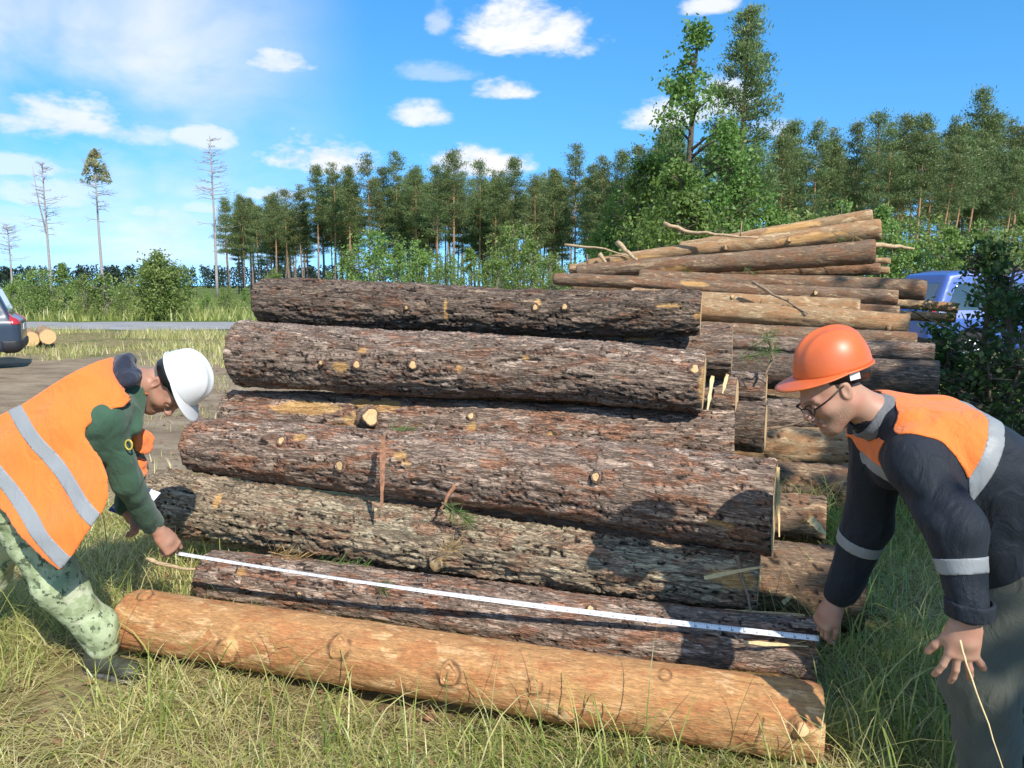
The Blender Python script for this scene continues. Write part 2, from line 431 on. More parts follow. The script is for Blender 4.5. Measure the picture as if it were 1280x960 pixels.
    for (p, n, r, ln, tilt) in stub_list:
        d = (n+u*tilt).normalized(); e1 = d.cross(u).normalized(); e2 = d.cross(e1)
        n_ = 18; m = 7; VV = []; FF = []; att = []
        prof = [(-.02, 1.5), (0.003, 1.32), (.012, 1.12), (ln*.4+.008, 1.02), (ln*.8, .97), (ln, .93), (ln+.002, .80)]
        for (hh, rr) in prof:
            for k in range(n_):
                t_ = 2*math.pi*k/n_; wob = 1+.10*math.sin(3*t_+seed)+.06*math.sin(5*t_+2*seed+hh*60)
                VV.append(p+d*hh+(e1*math.cos(t_)*1.12+e2*math.sin(t_)*.92)*r*rr*wob)
        for x in range(m-1):
            for k in range(n_): FF.append((x*n_+k, x*n_+(k+1) % n_, (x+1)*n_+(k+1) % n_, (x+1)*n_+k))
        lcv = np.array([list(v-p) for v in VV])*1.0+seed
        st = mesh_from('branch_stub', np.array([list(v) for v in VV]), FF, MAT[mat], root, True,
                       {'lc': lcv, 'cell': np.full(len(VV), .4), 'fis': np.ones(len(VV)), 'bare': np.zeros(len(VV))})
        ring = VV[(m-1)*n_:]; c = sum(ring, Vector())/n_+d*.003
        mesh_from('cut_face', np.array([list(v) for v in ring]+[list(c)]), [(k, (k+1) % n_, n_) for k in range(n_)], MAT['sawn_end'], st, True,
                  {'rc': np.array([[(v-c).dot(e1), (v-c).dot(e2), .1*seed] for v in ring+[c]])})
    g.root = root; LOGS.append(g)
    return g
def plog(label, l, r, mat, **kw):
    """l, r: (px, py, diameter px, depth) of the two ends"""
    return make_log(label, pt(l[0], l[1], l[3]), pt(r[0], r[1], r[3]), l[2]/FPX*l[3]/2, r[2]/FPX*r[3]/2, mat, **kw)

FRONT = 'logs of the near pile'
hi = dict(nu=390, nv=116)
L7 = plog('smooth orange barked log lying in the grass, nearest of the pile', (166, 774, 73, 3.43), (1026, 904, 91, 2.66), 'bark_orange',
    group=FRONT, seed=7, bark=.0030, plate=(9, 20), lump=.05, bend=.004, furrow=.12, **hi,
    stubs=[(1000, 910, .024, .028, .3), (708, 892, .026, .012), (560, 842, .03, .006), (425, 808, .032, .006), (283, 815, .034, .006), (182, 745, .022, .006), (830, 846, .016, .006), (668, 858, .02, .005)],
    bare=[(290, 800, .03, .06), (940, 850, .12, .012), (708, 885, .04, .03)])
L6 = plog('grey red barked log behind the orange one, directly under the measuring tape', (262, 719, 66, 3.93), (1018, 820, 90, 3.09), 'bark_red',
    group=FRONT, seed=6, bark=.007, plate=(12, 30), **hi,
    stubs=[(738, 763, .016, .01), (375, 742, .015, .008)], bare=[(640, 808, .05, .02), (300, 716, .03, .02), (950, 845, .14, .012)])
L5 = plog('long mossy beige log with deeply furrowed bark above the tape', (200, 627, 80, 4.45), (948, 728, 76, 3.34), 'bark_moss',
    group=FRONT, seed=5, bark=.015, plate=(5, 17), furrow=1.0, **hi,
    stubs=[(545, 705, .03, .02), (470, 640, .012, .01)], bare=[(270, 625, .02, .05), (915, 722, .10, .05)])
L4 = plog('thick red grey log crossing the middle of the pile, shaded by the bending head', (249, 556, 70, 4.55), (968, 634, 120, 3.35), 'bark_red',
    group=FRONT, seed=4, bark=.0095, plate=(9, 24), **hi,
    stubs=[(352, 552, .022, .004), (425, 582, .025, .006), (745, 597, .02, .008)], bare=[(500, 567, .05, .022), (375, 545, .05, .025), (900, 655, .06, .02), (508, 578, .03, .012)])
L3 = plog('log with a sawn yellow knot and a long strip of bare wood', (290, 519, 62, 5.0), (917, 549, 74, 4.2), 'bark_red',
    group=FRONT, seed=3, bark=.009, plate=(9, 25), **hi,
    stubs=[(462, 522, .052, .10, .55), (590, 520, .02, .01)], bare=[(385, 508, .26, .045), (470, 505, .16, .05), (440, 524, .12, .05), (590, 535, .03, .04), (688, 545, .03, .02)])
L2 = plog('thick grey log with round sawn knots, second from the top of the pile', (305, 441, 82, 4.9), (880, 478, 78, 4.1), 'bark_grey',
    group=FRONT, seed=2, bark=.010, plate=(10, 26), **hi,
    stubs=[(516, 457, .024, .02, .35), (446, 456, .022, .015, .35), (402, 453, .013, .01), (868, 463, .025, .012)],
    bare=[(452, 438, .028, .018), (425, 460, .06, .03), (573, 460, .02, .03), (655, 448, .03, .02), (878, 480, .02, .10)])
L2b = plog('log whose round sawn end juts out under the topmost log', (400, 428, 52, 5.5), (915, 437, 65, 4.7), 'bark_grey',
    group=FRONT, seed=12, bark=.008, plate=(9, 25), nu=260, nv=90, bare=[(800, 425, .12, .015)], endmat='sawn_end')
L1 = plog('dark furrowed log lying on top of the near pile', (330, 377, 60, 5.2), (876, 391, 56, 4.45), 'bark_dark',
    group=FRONT, seed=1, bark=.012, plate=(6, 20), furrow=1.0, **hi,
    stubs=[(670, 385, .018, .012), (707, 384, .018, .012), (508, 384, .012, .008)], bare=[(556, 385, .012, .08), (835, 381, .07, .012), (672, 378, .02, .03), (872, 395, .02, .02)])
mid = dict(nu=150, nv=60, group=FRONT)
def rlog(label, px, py, dpx, d, mat, length=2.8, ang=21, seed=30, taper=.95, **kw):
    """log known by its right-hand end; it runs back to the left"""
    Bp = pt(px, py, d); r = dpx/FPX*d/2
    Ap = Bp+Vector((-math.cos(math.radians(ang)), math.sin(math.radians(ang)), 0))*length
    k = dict(mid); k.update(kw)
    return make_log(label, Ap, Bp, r*taper, r, mat, seed=seed, **k)
rlog('dark log on the ground just behind the reaching hand', 1080, 738, 102, 3.62, 'bark_brown', seed=31, length=2.6, bark=.008)
rlog('small log wedged above the ground log near the grass tuft', 1032, 650, 58, 4.05, 'bark_brown', seed=32, length=2.7, bare=[(1015, 655, .03, .04)])
rlog('short looking log end between the two thick middle logs', 921, 497, 50, 4.8, 'bark_red', seed=33)
rlog('log end seen just right of the gap beneath the round sawn end', 958, 487, 42, 5.15, 'bark_grey', seed=34)
rlog('blocky dark log end stacked against the middle of the pile', 957, 535, 62, 4.82, 'bark_dark', seed=35)
rlog('grey log beneath the chin of the man in the orange helmet', 1080, 522, 46, 5.5, 'bark_grey', seed=36, length=3.0)
rlog('yellowish log behind the grass tuft and the orange vest yoke', 1090, 562, 54, 5.25, 'bark_tan', seed=37, length=3.0)
rlog('log resting low behind the pile under the yellowish one', 1075, 612, 54, 4.9, 'bark_brown', seed=38, length=2.9)
BACK = 'logs of the far pile'
bk = dict(group=BACK, nu=110, nv=40, bark=.005, plate=(9, 24), bend=.005, furrow=.4)
plog('dark thick log at the bottom of the far pile behind the orange helmet', (800, 452, 46, 6.9), (1173, 474, 46, 5.9), 'bark_dark', seed=51, **bk)
plog('grey log with a broken pale end above the dark bottom log', (830, 425, 22, 7.1), (1168, 441, 24, 6.15), 'bark_grey', seed=52, **bk)
plog('brown log under the yellowish green one in the far pile', (840, 412, 24, 7.2), (1146, 428, 25, 6.3), 'bark_brown', seed=53, **bk)
plog('yellowish green log with a clean sawn end above the orange helmet', (800, 380, 26, 7.4), (1136, 407, 28, 6.5), 'bark_tan', seed=54, stubs=[(1110, 410, .016, .01)], **bk)
plog('tan log half hidden behind the top of the near pile', (790, 372, 24, 7.7), (1075, 386, 26, 6.8), 'bark_tan', seed=61, stubs=[(915, 372, .018, .02)], **bk)
plog('short dark log tucked beneath the long reddish one', (850, 378, 16, 7.8), (1124, 390, 16, 6.9), 'bark_brown', seed=55, **bk)
plog('long reddish log with a dark left end poking out behind the near pile', (693, 349, 16, 8.2), (1122, 373, 21, 7.0), 'bark_brown', seed=56, bare=[(870, 354, .18, .03)], stubs=[(1020, 367, .02, .03)], **bk)
plog('brown log reaching farthest right among the upper far logs', (800, 346, 20, 8.2), (1157, 363, 25, 7.2), 'bark_brown', seed=57, **bk)
plog('thick brown log slanting up with its shaded underside in the far pile', (722, 340, 18, 8.5), (1094, 314, 30, 7.4), 'bark_brown', seed=58, bare=[(850, 338, .2, .05)], **bk)
plog('bright tan log slanting up across the top of the far pile', (735, 331, 14, 8.8), (1101, 287, 27, 7.7), 'bark_tan', seed=59, stubs=[(985, 300, .02, .02), (908, 310, .02, .02)], bare=[(800, 326, .3, .06), (1010, 297, .3, .05)], **bk)
plog('topmost thin log of the far pile with a dark tip', (850, 309, 14, 8.9), (1091, 271, 19, 8.1), 'bark_tan', seed=60, bare=[(990, 285, .3, .06)], **bk)
plog('tan log behind the slanting ones on the left slope of the far pile', (712, 336, 12, 9.2), (1000, 318, 22, 8.4), 'bark_tan', seed=62, bare=[(800, 330, .5, .08)], **bk)
plog('dim log under the thick slanting log near the stub ends', (900, 340, 14, 8.3), (1100, 336, 15, 7.8), 'bark_brown', seed=63, **bk)
plog('thin log sticking out right toward the blue car, upper of two', (985, 372, 10, 9.4), (1198, 385, 12.5, 8.6), 'bark_tan', seed=64, **bk)
plog('thin log sticking out right toward the blue car, lower of two', (985, 386, 10, 9.2), (1195, 397, 12, 8.4), 'bark_tan', seed=65, **bk)
# logs inside the far pile that carry the upper ones (their ends show between)
for k, (px, py, d, dp, sd) in enumerate([(1060, 470, 34, 7.4, 71), (1090, 500, 40, 6.6, 72), (1040, 430, 30, 7.9, 73), (1050, 400, 28, 8.2, 74), (1060, 360, 24, 8.6, 75)]):
    rlog(['log deep in the far pile at its base', 'log at the foot of the far pile behind the bending man', 'log in the heart of the far pile', 'log in the upper heart of the far pile', 'log under the slanting logs at the back of the far pile'][k],
         px, py, d, dp, 'bark_brown', seed=sd, length=3.2, **{**bk, 'nu': 60, 'nv': 40})
for k, (px, py, d, dp) in enumerate([(1113, 326, 9, 8.9), (1112, 338, 9.5, 8.8)]):
    c = pt(px, py, dp); r = d/FPX*dp/2
    make_log(['pale sawn stub end peeking out right of the far pile, upper', 'pale sawn stub end peeking out right of the far pile, lower'][k], c+Vector((-2.6, 1.5, 0)), c, r, r, 'bark_tan', seed=80+k, **{**bk, 'nu': 60, 'nv': 36})
# two short logs by the parked car
for k, (px, py) in enumerate([(39, 424), (60, 421)]):
    c = pt(px, py, 20.0)
    make_log(['sawn pale log end beside the car, left of two', 'sawn pale log end beside the car, right of two'][k], c, c+Vector((-1.5, 2.25, 0)), .2, .18, 'bark_tan', seed=90+k,
             nu=60, nv=40, bark=.005, group='short logs by the parked car')
# ---------------------------------------------------------------- ground, yard, road
def ground_h(x, y):
    P = np.stack([x*.35, y*.35, np.zeros_like(x)], 1)
    h = .035*fbm(P, 3, 101)+.012*fbm(P*6, 3, 102)
    d = np.hypot(x, y)
    h = h+np.clip((d-20)/60, 0, 1)*.35*fbm(P*.12, 2, 103)
    return h-.03+.2*np.exp(-((x-9)/4)**2-((y-14)/3)**2)
def grid_axis(lo, hi, near, step):
    out = [0.]; s = step
    while out[-1] < hi:
        if out[-1] > near: s *= 1.16
        out.append(out[-1]+s)
    pos = out; out = [0.]; s = step
    while out[-1] > lo:
        if out[-1] < -near: s *= 1.16
        out.append(out[-1]-s)
    return np.array(sorted(set(out+pos)))
gx = grid_axis(-2600, 2600, 4, .09); gy = grid_axis(-300, 3600, 6.5, .09)
GX, GY = np.meshgrid(gx, gy, indexing='ij'); sh = GX.shape
gh = ground_h(GX.ravel(), GY.ravel())
V = np.stack([GX.ravel(), GY.ravel(), gh], 1)
i, j = np.meshgrid(np.arange(sh[0]-1), np.arange(sh[1]-1), indexing='ij'); i = i.ravel(); j = j.ravel()
F = np.stack([i*sh[1]+j, (i+1)*sh[1]+j, (i+1)*sh[1]+j+1, i*sh[1]+j+1], 1)
def ground_material():
    m, t, b = new_mat('ground'); c = t.new('ShaderNodeTexCoord').outputs['Object']
    sp = t.new('ShaderNodeSeparateXYZ'); t.l.new(c, sp.inputs[0]); x, y = sp.outputs[0], sp.outputs[1]
    n = t.noise(c, .7, 5, .6); nf = t.noise(c, 9, 6, .65); ng = t.noise(c, 60, 5, .7)
    wob = t.math('MULTIPLY', t.math('SUBTRACT', n, .5), 5)
    yy = t.math('ADD', y, wob)
    straw = t.ramp(nf, [(.3, (.10, .075, .036)), (.48, (.22, .175, .08)), (.62, (.33, .275, .13)), (.8, (.17, .165, .065))])
    dirt = t.ramp(t.noise(t.scalev(c, (.8, 1.5, 1)), 1.3, 7, .72), [(.28, (.13, .095, .06)), (.5, (.27, .205, .135)), (.72, (.40, .32, .22))])
    green = t.ramp(nf, [(.3, (.055, .085, .02)), (.55, (.12, .15, .04)), (.75, (.2, .2, .07))])
    # sandy yard with wheel tracks behind the pile, left side
    yard = t.math('MULTIPLY', t.smooth(yy, 5.2, 7.0), t.smooth(yy, 19.5, 16.0))
    yard = t.math('MULTIPLY', yard, t.smooth(t.math('ADD', x, wob), 3.0, -1.0))
    track = t.math('MULTIPLY', t.smooth(yy, 23, 24.5), t.smooth(t.math('ADD', x, wob), 6.0, -4.5, ))
    far = t.smooth(yy, 24, 32)
    g = t.mix(far, straw, green)
    g = t.mix(t.smooth(n, .52, .66), g, green)
    g = t.mix(yard, g, dirt)
    vm = t.new('ShaderNodeVectorMath', operation='SCALE'); t.l.new(g, vm.inputs[0]); t.l.new(t.math('ADD', t.math('MULTIPLY', ng, 1.1), .45), vm.inputs['Scale'])
    t.l.new(vm.outputs[0], b.inputs['Base Color']); b.inputs['Roughness'].default_value = .95; b.inputs['Specular IOR Level'].default_value = .1
    bump(t, b, t.math('ADD', nf, t.math('MULTIPLY', ng, .6)), .7, .03)
    return m
tag(mesh_from('ground', V, F, ground_material()), kind='structure')
# gravel road across the clearing
def strip(name, pts, half, z, mat, n=80):
    Vv = []; Ff = []
    for k in range(n+1):
        f = k/n*(len(pts)-1); a = min(int(f), len(pts)-2); w = f-a
        x = pts[a][0]*(1-w)+pts[a+1][0]*w; y = pts[a][1]*(1-w)+pts[a+1][1]*w
        for q in range(7):
            yy = y+(q/3-1)*half*(1+.12*math.sin(k*1.7+q))
            hz = float(ground_h(np.array([x]), np.array([yy]))[0])
            Vv.append((x, yy, hz+z-(.06 if q in (0, 6) else 0)+(.02 if q in (2, 4) else 0)))
    for k in range(n):
        for q in range(6): Ff.append((k*7+q, (k+1)*7+q, (k+1)*7+q+1, k*7+q+1))
    return tag(mesh_from(name, np.array(Vv), Ff, mat), kind='structure')
m, t, b = new_mat('gravel'); c = objc(t)
cc = t.ramp(t.noise(t.scalev(c, (.35, 1.6, 1)), 2.0, 8, .7), [(.3, (.20, .195, .19)), (.55, (.31, .30, .29)), (.75, (.40, .385, .36))])
t.l.new(cc, b.inputs['Base Color']); b.inputs['Roughness'].default_value = .95; bump(t, b, t.noise(c, 30, 5, .7), .6, .03)
strip('road', [(-160, 39), (-60, 34), (-20, 31), (0, 31.5), (30, 37), (120, 60)], 2.6, .075, m)
# ---------------------------------------------------------------- vegetation
def leaf_mat(name, a, bcol, c, trans=.35, rough=.55):
    m, t, b = new_mat(name); t.n.remove(b)
    col = attr(t, 'lv'); oi = t.new('ShaderNodeObjectInfo').outputs['Random']
    cc = t.ramp(col, [(0, a), (.5, bcol), (1, c)])
    hv = t.new('ShaderNodeHueSaturation'); t.l.new(cc, hv.inputs['Color'])
    t.l.new(t.math('ADD', .87, t.math('MULTIPLY', oi, .26)), hv.inputs['Value']); t.l.new(t.math('ADD', .485, t.math('MULTIPLY', oi, .03)), hv.inputs['Hue'])
    d = t.new('ShaderNodeBsdfDiffuse'); tr = t.new('ShaderNodeBsdfTranslucent'); g = t.new('ShaderNodeBsdfGlossy'); g.inputs['Roughness'].default_value = rough
    t.l.new(hv.outputs[0], d.inputs[0]); t.l.new(hv.outputs[0], tr.inputs[0]); g.inputs[0].default_value = (.5, .55, .5, 1)
    mx = t.new('ShaderNodeMixShader'); mx.inputs[0].default_value = trans; t.l.new(d.outputs[0], mx.inputs[1]); t.l.new(tr.outputs[0], mx.inputs[2])
    m2 = t.new('ShaderNodeMixShader'); m2.inputs[0].default_value = .05; t.l.new(mx.outputs[0], m2.inputs[1]); t.l.new(g.outputs[0], m2.inputs[2])
    t.l.new(m2.outputs[0], t.n['Material Output'].inputs[0])
    return m
leaf_mat('needles', (.08, .125, .042), (.165, .22, .074), (.285, .33, .125), .4)
leaf_mat('needles_dry', (.27, .26, .11), (.37, .35, .16), (.46, .43, .22), .45)
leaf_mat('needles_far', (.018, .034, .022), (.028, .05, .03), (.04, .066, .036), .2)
leaf_mat('leaves_oak', (.075, .14, .026), (.155, .26, .05), (.28, .39, .09), .45)
leaf_mat('leaves_light', (.13, .21, .04), (.23, .335, .075), (.37, .46, .14), .45)
leaf_mat('leaves_dark', (.03, .062, .016), (.055, .11, .026), (.10, .165, .042), .4)
m, t, b = new_mat('pine_trunk'); c = objc(t); sp = t.new('ShaderNodeSeparateXYZ'); t.l.new(c, sp.inputs[0])
n = t.noise(t.scalev(c, (6, 6, 1.5)), 2, 4, .65)
low = t.ramp(n, [(.3, (.11, .085, .07)), (.7, (.27, .21, .17))]); up = t.ramp(n, [(.3, (.24, .125, .06)), (.7, (.46, .27, .14))])
t.l.new(t.mix(t.smooth(sp.outputs[2], 3.0, 10.0), low, up), b.inputs['Base Color']); b.inputs['Roughness'].default_value = .9
simple('dead_wood', (.34, .30, .27), .9, var=.3, scale=6)
simple('trunk_grey', (.20, .17, .14), .9, var=.35, scale=8)
simple('trunk_brown', (.11, .085, .06), .9, var=.35, scale=8)

def quads(C, D, W_, ln, wd):
    """leaf quads: centres C, directions D, side vectors W_"""
    ln = ln[:, None]; wd = wd[:, None]
    V = np.stack([C-D*ln*.5, C+W_*wd*.5-D*ln*.05, C+D*ln*.5, C-W_*wd*.5-D*ln*.05], 1).reshape(-1, 3)
    return V, np.arange(len(V)).reshape(-1, 4)
def unit(v): return v/np.maximum(np.linalg.norm(v, axis=1, keepdims=True), 1e-9)
def leaf_mesh(name, C, D, ln, wd, lv, mat, parent, rng, roll=None):
    R = unit(rng.normal(size=C.shape)); Wd = unit(np.cross(D, R))
    V, F = quads(C, unit(D), Wd, ln, wd)
    return mesh_from(name, V, F, MAT[mat], parent, False, {'lv': np.repeat(lv, 4)})

def pine(H, seed, crown0=.5, rmax=1.9, dens=1.0, leaf=.34, mat='needles', trunk_r=.16, lean=0.0, sparse=0.0, loc=(0, 0, 0), tmat='pine_trunk', name='pine_tree'):
    rng = np.random.RandomState(seed); root = empty(name, loc); o = Vector(loc)
    tb = MB(); bend = (rng.rand(2)-.5)*.05*H
    axis = lambda z: Vector((lean*z+bend[0]*math.sin(z/H*2.5), bend[1]*math.sin(z/H*2.2), z))
    n = 9; tb.tube([o+axis(H*k/n)-Vector((0, 0, .2 if k == 0 else 0)) for k in range(n+1)], [trunk_r*(1.25 if k == 0 else 1)*(1-.85*k/n)+.012 for k in range(n+1)], 8)
    for k in range(10):                                          # dead snags under the crown
        z = H*(.25+.3*rng.rand()); a = rng.rand()*6.28; l = .5+.9*rng.rand()
        p = axis(z); tb.tube([o+p, o+p+Vector((math.cos(a)*l, math.sin(a)*l, -.1*l))], [.022, .008], 3, False)
    Cs = []; Ds = []; lvs = []
    nw = int(17*dens)
    for w in range(nw):
        tt = (w+rng.rand()*.7)/nw; z = H*(crown0+(1-crown0)*tt*.98)
        prof = min(1, .45+tt*2.4)*(1-tt)**.62+.10
        for k in range(rng.randint(3, 7)):
            if rng.rand() < sparse: continue
            a = rng.rand()*6.28; l = rmax*prof*(.55+.65*rng.rand()); up = -.12+.75*tt+.25*rng.rand()
            d = Vector((math.cos(a), math.sin(a), up)).normalized(); p = axis(z)
            tb.tube([o+p, o+p+d*l*.55+Vector((0, 0, -.04*l)), o+p+d*l], [.03*(1-tt)+.012, .016, .006], 3, False)
            m = max(2, int(5*l/rmax+1.5))
            for q in range(m):
                f = .35+.65*(q+rng.rand()*.6)/m
                c = np.array(p+d*l*min(f, 1.02))+rng.normal(size=3)*np.array([.16, .16, .08])
                ncl = int((20+8*rng.rand())*dens); lightness = rng.rand()*.45
                cc = c+rng.normal(size=(ncl, 3))*np.array([.24, .24, .13])*(leaf/.34)**.5*(rmax/1.9)
                Cs.append(cc); Ds.append(np.array(d)*.6+rng.normal(size=(ncl, 3))*.6+np.array([0, 0, .35]))
                lvs.append(np.clip(lightness+.5*rng.rand(ncl)*.8+.15*tt, 0, 1))
    Cs = np.vstack(Cs); Ds = np.vstack(Ds); lvs = np.concatenate(lvs); nn = len(Cs)
    tb.build('trunk', MAT[tmat], root)
    leaf_mesh('crown', Cs+np.array(o), Ds, leaf*(.6+.8*rng.rand(nn)), leaf*.24*(.6+.8*rng.rand(nn)), lvs, mat, root, rng)
    return root

def dead_pine(H, seed, loc, label, crown=False, name='dead_pine_tree', br=60):
    rng = np.random.RandomState(seed); o = Vector(loc); root = empty(name, loc, label, 'tree', 'lone dead pines in the clearing')
    tb = MB(); b0 = (rng.rand()-.5)*.03*H
    ax = lambda z: Vector((b0*math.sin(z/H*3), 0, z))
    tb.tube([o+ax(H*k/8) for k in range(9)], [.21*(1-.8*k/8)+.02 for k in range(9)], 8)
    tb.build('trunk', MAT['dead_wood'], root)
    lb = MB()
    for k in range(br):
        t_ = rng.rand()**.6; z = H*(.42+.57*t_); a = rng.rand()*6.28; l = (1.0+1.9*rng.rand())*(1.12-.75*t_**3)
        d = Vector((math.cos(a), math.sin(a), .05+.5*rng.rand()*t_)); p = o+ax(z); e = p+d*l+Vector((0, 0, -.15*l))
        lb.tube([p, p+d*l*.6, e], [.05, .035, .016], 4, False)
        for q in range(4):
            f = .4+.55*rng.rand(); s = p+d*l*f; v = Vector((math.cos(a+rng.normal()*.8), math.sin(a+rng.normal()*.8), .2+.4*rng.rand()))
            lb.tube([s, s+v*l*.35], [.024, .010], 3, False)
    lb.build('bare_branches', MAT['dead_wood'], root)['kind'] = 'stuff'
    if crown:
        n = 2600; t_ = rng.rand(n); z = H*(.78+.22*t_); r = 2.1*(1-t_)**.6*np.sqrt(rng.rand(n)); a = rng.rand(n)*6.28
        C = np.stack([r*np.cos(a), r*np.sin(a), z], 1)+np.array(o); keep = fbm(C*.9, 2, seed) > -.05; C = C[keep]; n = len(C)
        leaf_mesh('crown', C, rng.normal(size=(n, 3))+np.array([0, 0, .4]), .55*np.ones(n), .17*np.ones(n), rng.rand(n), 'needles_dry', root, rng)
    return root

def broadleaf(H, R, seed, loc, leaf=.12, nleaf=9000, mat='leaves_oak', crown0=.12, top=.5, tmat='trunk_brown', name='young_oak_tree', stems=1, gapf=1.3, gap=-.05):
    """leafy tree or bush: limbs inside, leaves gathered in clumps at the twig ends"""
    rng = np.random.RandomState(seed); o = Vector(loc); root = empty(name, loc)
    tb = MB(); tips = []
    for s in range(stems):
        a0 = rng.rand()*6.28; sp = (0.28*R if stems > 1 else .04*R)
        base = o+Vector((math.cos(a0), math.sin(a0), 0))*sp*.3
        topp = o+Vector((math.cos(a0)*sp, math.sin(a0)*sp, H*(.96 if s == 0 else .6+.35*rng.rand())))
        n = 7; pts = [base.lerp(topp, k/n)+Vector((rng.normal()*.03*H*.3, rng.normal()*.03*H*.3, 0))*(k > 0) for k in range(n+1)]
        r0 = .018*H/math.sqrt(stems)+.01
        tb.tube(pts, [r0*(1-.85*k/n)+.006 for k in range(n+1)], 7)
        nb = int(26/stems**.5)+6
        for k in range(nb):
            f = crown0+(1-crown0)*(k+rng.rand())/nb; i = min(int(f*n), n-1); p = pts[i].lerp(pts[i+1], f*n-i)
            prof = math.sin(math.pi*min(1, (f-crown0)/(1-crown0)*.86+.14))**.8*(1-top*max(0, f-.45)/.55)
            a = rng.rand()*6.28; l = R*prof*(.6+.6*rng.rand())+.04*R
            d = Vector((math.cos(a), math.sin(a), .25+.5*rng.rand())).normalized(); e = p+d*l
            tb.tube([p, p.lerp(e, .5)+Vector((0, 0, .05*l)), e], [r0*.35, r0*.2, .006], 4, False)
            tips.append((e, l)); tips.append((p.lerp(e, .6), l*.8))
            for q in range(3):
                b_ = p.lerp(e, .35+.5*rng.rand()); v = Vector((math.cos(a+rng.normal()), math.sin(a+rng.normal()), .3*rng.normal()+.2)).normalized()
                tb.tube([b_, b_+v*l*.4], [.012, .004], 3, False); tips.append((b_+v*l*.4, l*.6))
        tips += [(topp, R*.35), (topp-Vector((0, 0, .05*H)), R*.5), (topp-Vector((0, 0, .11*H)), R*.6)]
    tb.build('trunk', MAT[tmat], root)
    per = max(4, nleaf//len(tips)); Cs = []; lv = []
    for e, l in tips:
        k = int(per*(.5+rng.rand())); rr = .10*R+.16*l
        Cs.append(np.array(e)+rng.normal(size=(k, 3))*np.array([rr, rr, rr*.75])); lv.append(np.clip(rng.rand()*.5+.6*rng.rand(k)-.05, 0, 1))
    Cs = np.vstack(Cs); lv = np.concatenate(lv)
    keep = (fbm((Cs-np.array(o))*3.0/R+seed, 2, seed) > gap) & (Cs[:, 2] > o.z+.03); Cs = Cs[keep]; lv = lv[keep]; n = len(Cs)
    D = rng.normal(size=(n, 3))+np.array([0, 0, -.2])
    leaf_mesh('crown', Cs, D, leaf*(.6+.8*rng.rand(n)), leaf*.62*(.6+.8*rng.rand(n)), lv, mat, root, rng)
    return root

def put(root, loc, s=1.0, rz=0.0, label=None, cat='tree', group=None):
    root.location = loc; root.scale = (s, s, s); root.rotation_euler = (0, 0, rz)
    return tag(root, label, cat, group)
def gz(x, y): return float(ground_h(np.array([float(x)]), np.array([float(y)]))[0])
def spot(px, Y):
    p = pty(px, 357, Y); return Vector((p.x, Y, gz(p.x, Y)))
def height_at(py, Y): return CAMZ+(357-py)/FPX*Y*1.0
NUM = ['first', 'second', 'third', 'fourth', 'fifth', 'sixth', 'seventh', 'eighth', 'ninth', 'tenth', 'eleventh', 'twelfth', 'thirteenth', 'fourteenth',
       'fifteenth', 'sixteenth', 'seventeenth', 'eighteenth', 'nineteenth', 'twentieth', 'twenty-first', 'twenty-second', 'twenty-third', 'twenty-fourth', 'twenty-fifth', 'twenty-sixth']
# pine prototypes, 20 m tall; the first uses are moved, the rest copied
PROTO = [pine(20, 200+k, crown0=c0, rmax=r, trunk_r=.15+.03*(k % 3)) for k, (c0, r) in enumerate([(.42, 2.9), (.48, 2.5), (.54, 3.1), (.36, 2.7), (.58, 2.5), (.46, 3.2), (.32, 2.8)])]
used = set()
def place_pine(k, loc, H, rz, label, group, lean=0.0):
    p = PROTO[k % len(PROTO)]
    if (k % len(PROTO)) in used: o = copy_tree(p)
    else: used.add(k % len(PROTO)); o = p
    put(o, loc, H/20.0, rz, label, 'tree', group)
    if lean: o.rotation_euler = (0, lean, 0)
    return o
rng0 = random.Random(5)
mid_front = [(288, 250), (306, 246), (324, 258), (345, 244), (362, 240), (380, 234), (398, 212), (418, 208), (437, 214), (462, 200), (478, 212), (498, 194), (522, 215),
             (545, 212), (567, 195), (598, 206), (622, 225), (645, 203), (666, 222), (690, 213), (718, 182), (736, 205), (752, 194), (775, 190), (797, 184)]
for k, (px, py) in enumerate(mid_front):
    Y = 140-(px-288)*.085+rng0.uniform(-4, 4)
    place_pine(k*3+k//7, spot(px, Y), height_at(py, Y), rng0.uniform(0, 6.28), f'tall pine in the front row behind the near pile, {NUM[k]} from the left', 'pines of the middle stand')
right_front = [(968, 172), (988, 158), (1012, 152), (1034, 164), (1057, 156), (1083, 146), (1103, 158), (1122, 148), (1138, 150), (1156, 166), (1180, 150), (1207, 116), (1231, 144), (1249, 156), (1265, 160), (1290, 150)]
for k, (px, py) in enumerate(right_front):
    Y = 84+rng0.uniform(-8, 8)-(8 if px == 1207 else 0)
    place_pine(k*2+2, spot(px, Y), height_at(py, Y), rng0.uniform(0, 6.28), 'tallest pine of the right hand stand' if px == 1207 else f'tall pine in the right hand stand, {NUM[k]} from its left edge', 'pines of the right stand')
for k, (px0, py0, px1, py1) in enumerate([(1160, 318, 1176, 200), (1176, 318, 1190, 200), (1196, 320, 1206, 190), (1243, 320, 1252, 210)]):
    Y = 58+4*k; p0 = spot(px0, Y); H = height_at(py1-20, Y)
    place_pine(4, p0, H, 0, f'pine with a pale slim trunk before the right stand, {NUM[k]} from the left', 'slim pines before the right stand', lean=math.atan((px1-px0)/(py0-py1))*.8)
for k in range(70):                                                # second row
    px = rng0.uniform(285, 810); Y = 143-(px-288)*.085+rng0.uniform(2, 14)
    place_pine(k+1, spot(px, Y), height_at(rng0.uniform(216, 256) if px > 395 else rng0.uniform(243, 268), Y), rng0.uniform(0, 6.28), 'pine crowded deep in the middle stand', 'pines deep in the middle stand')
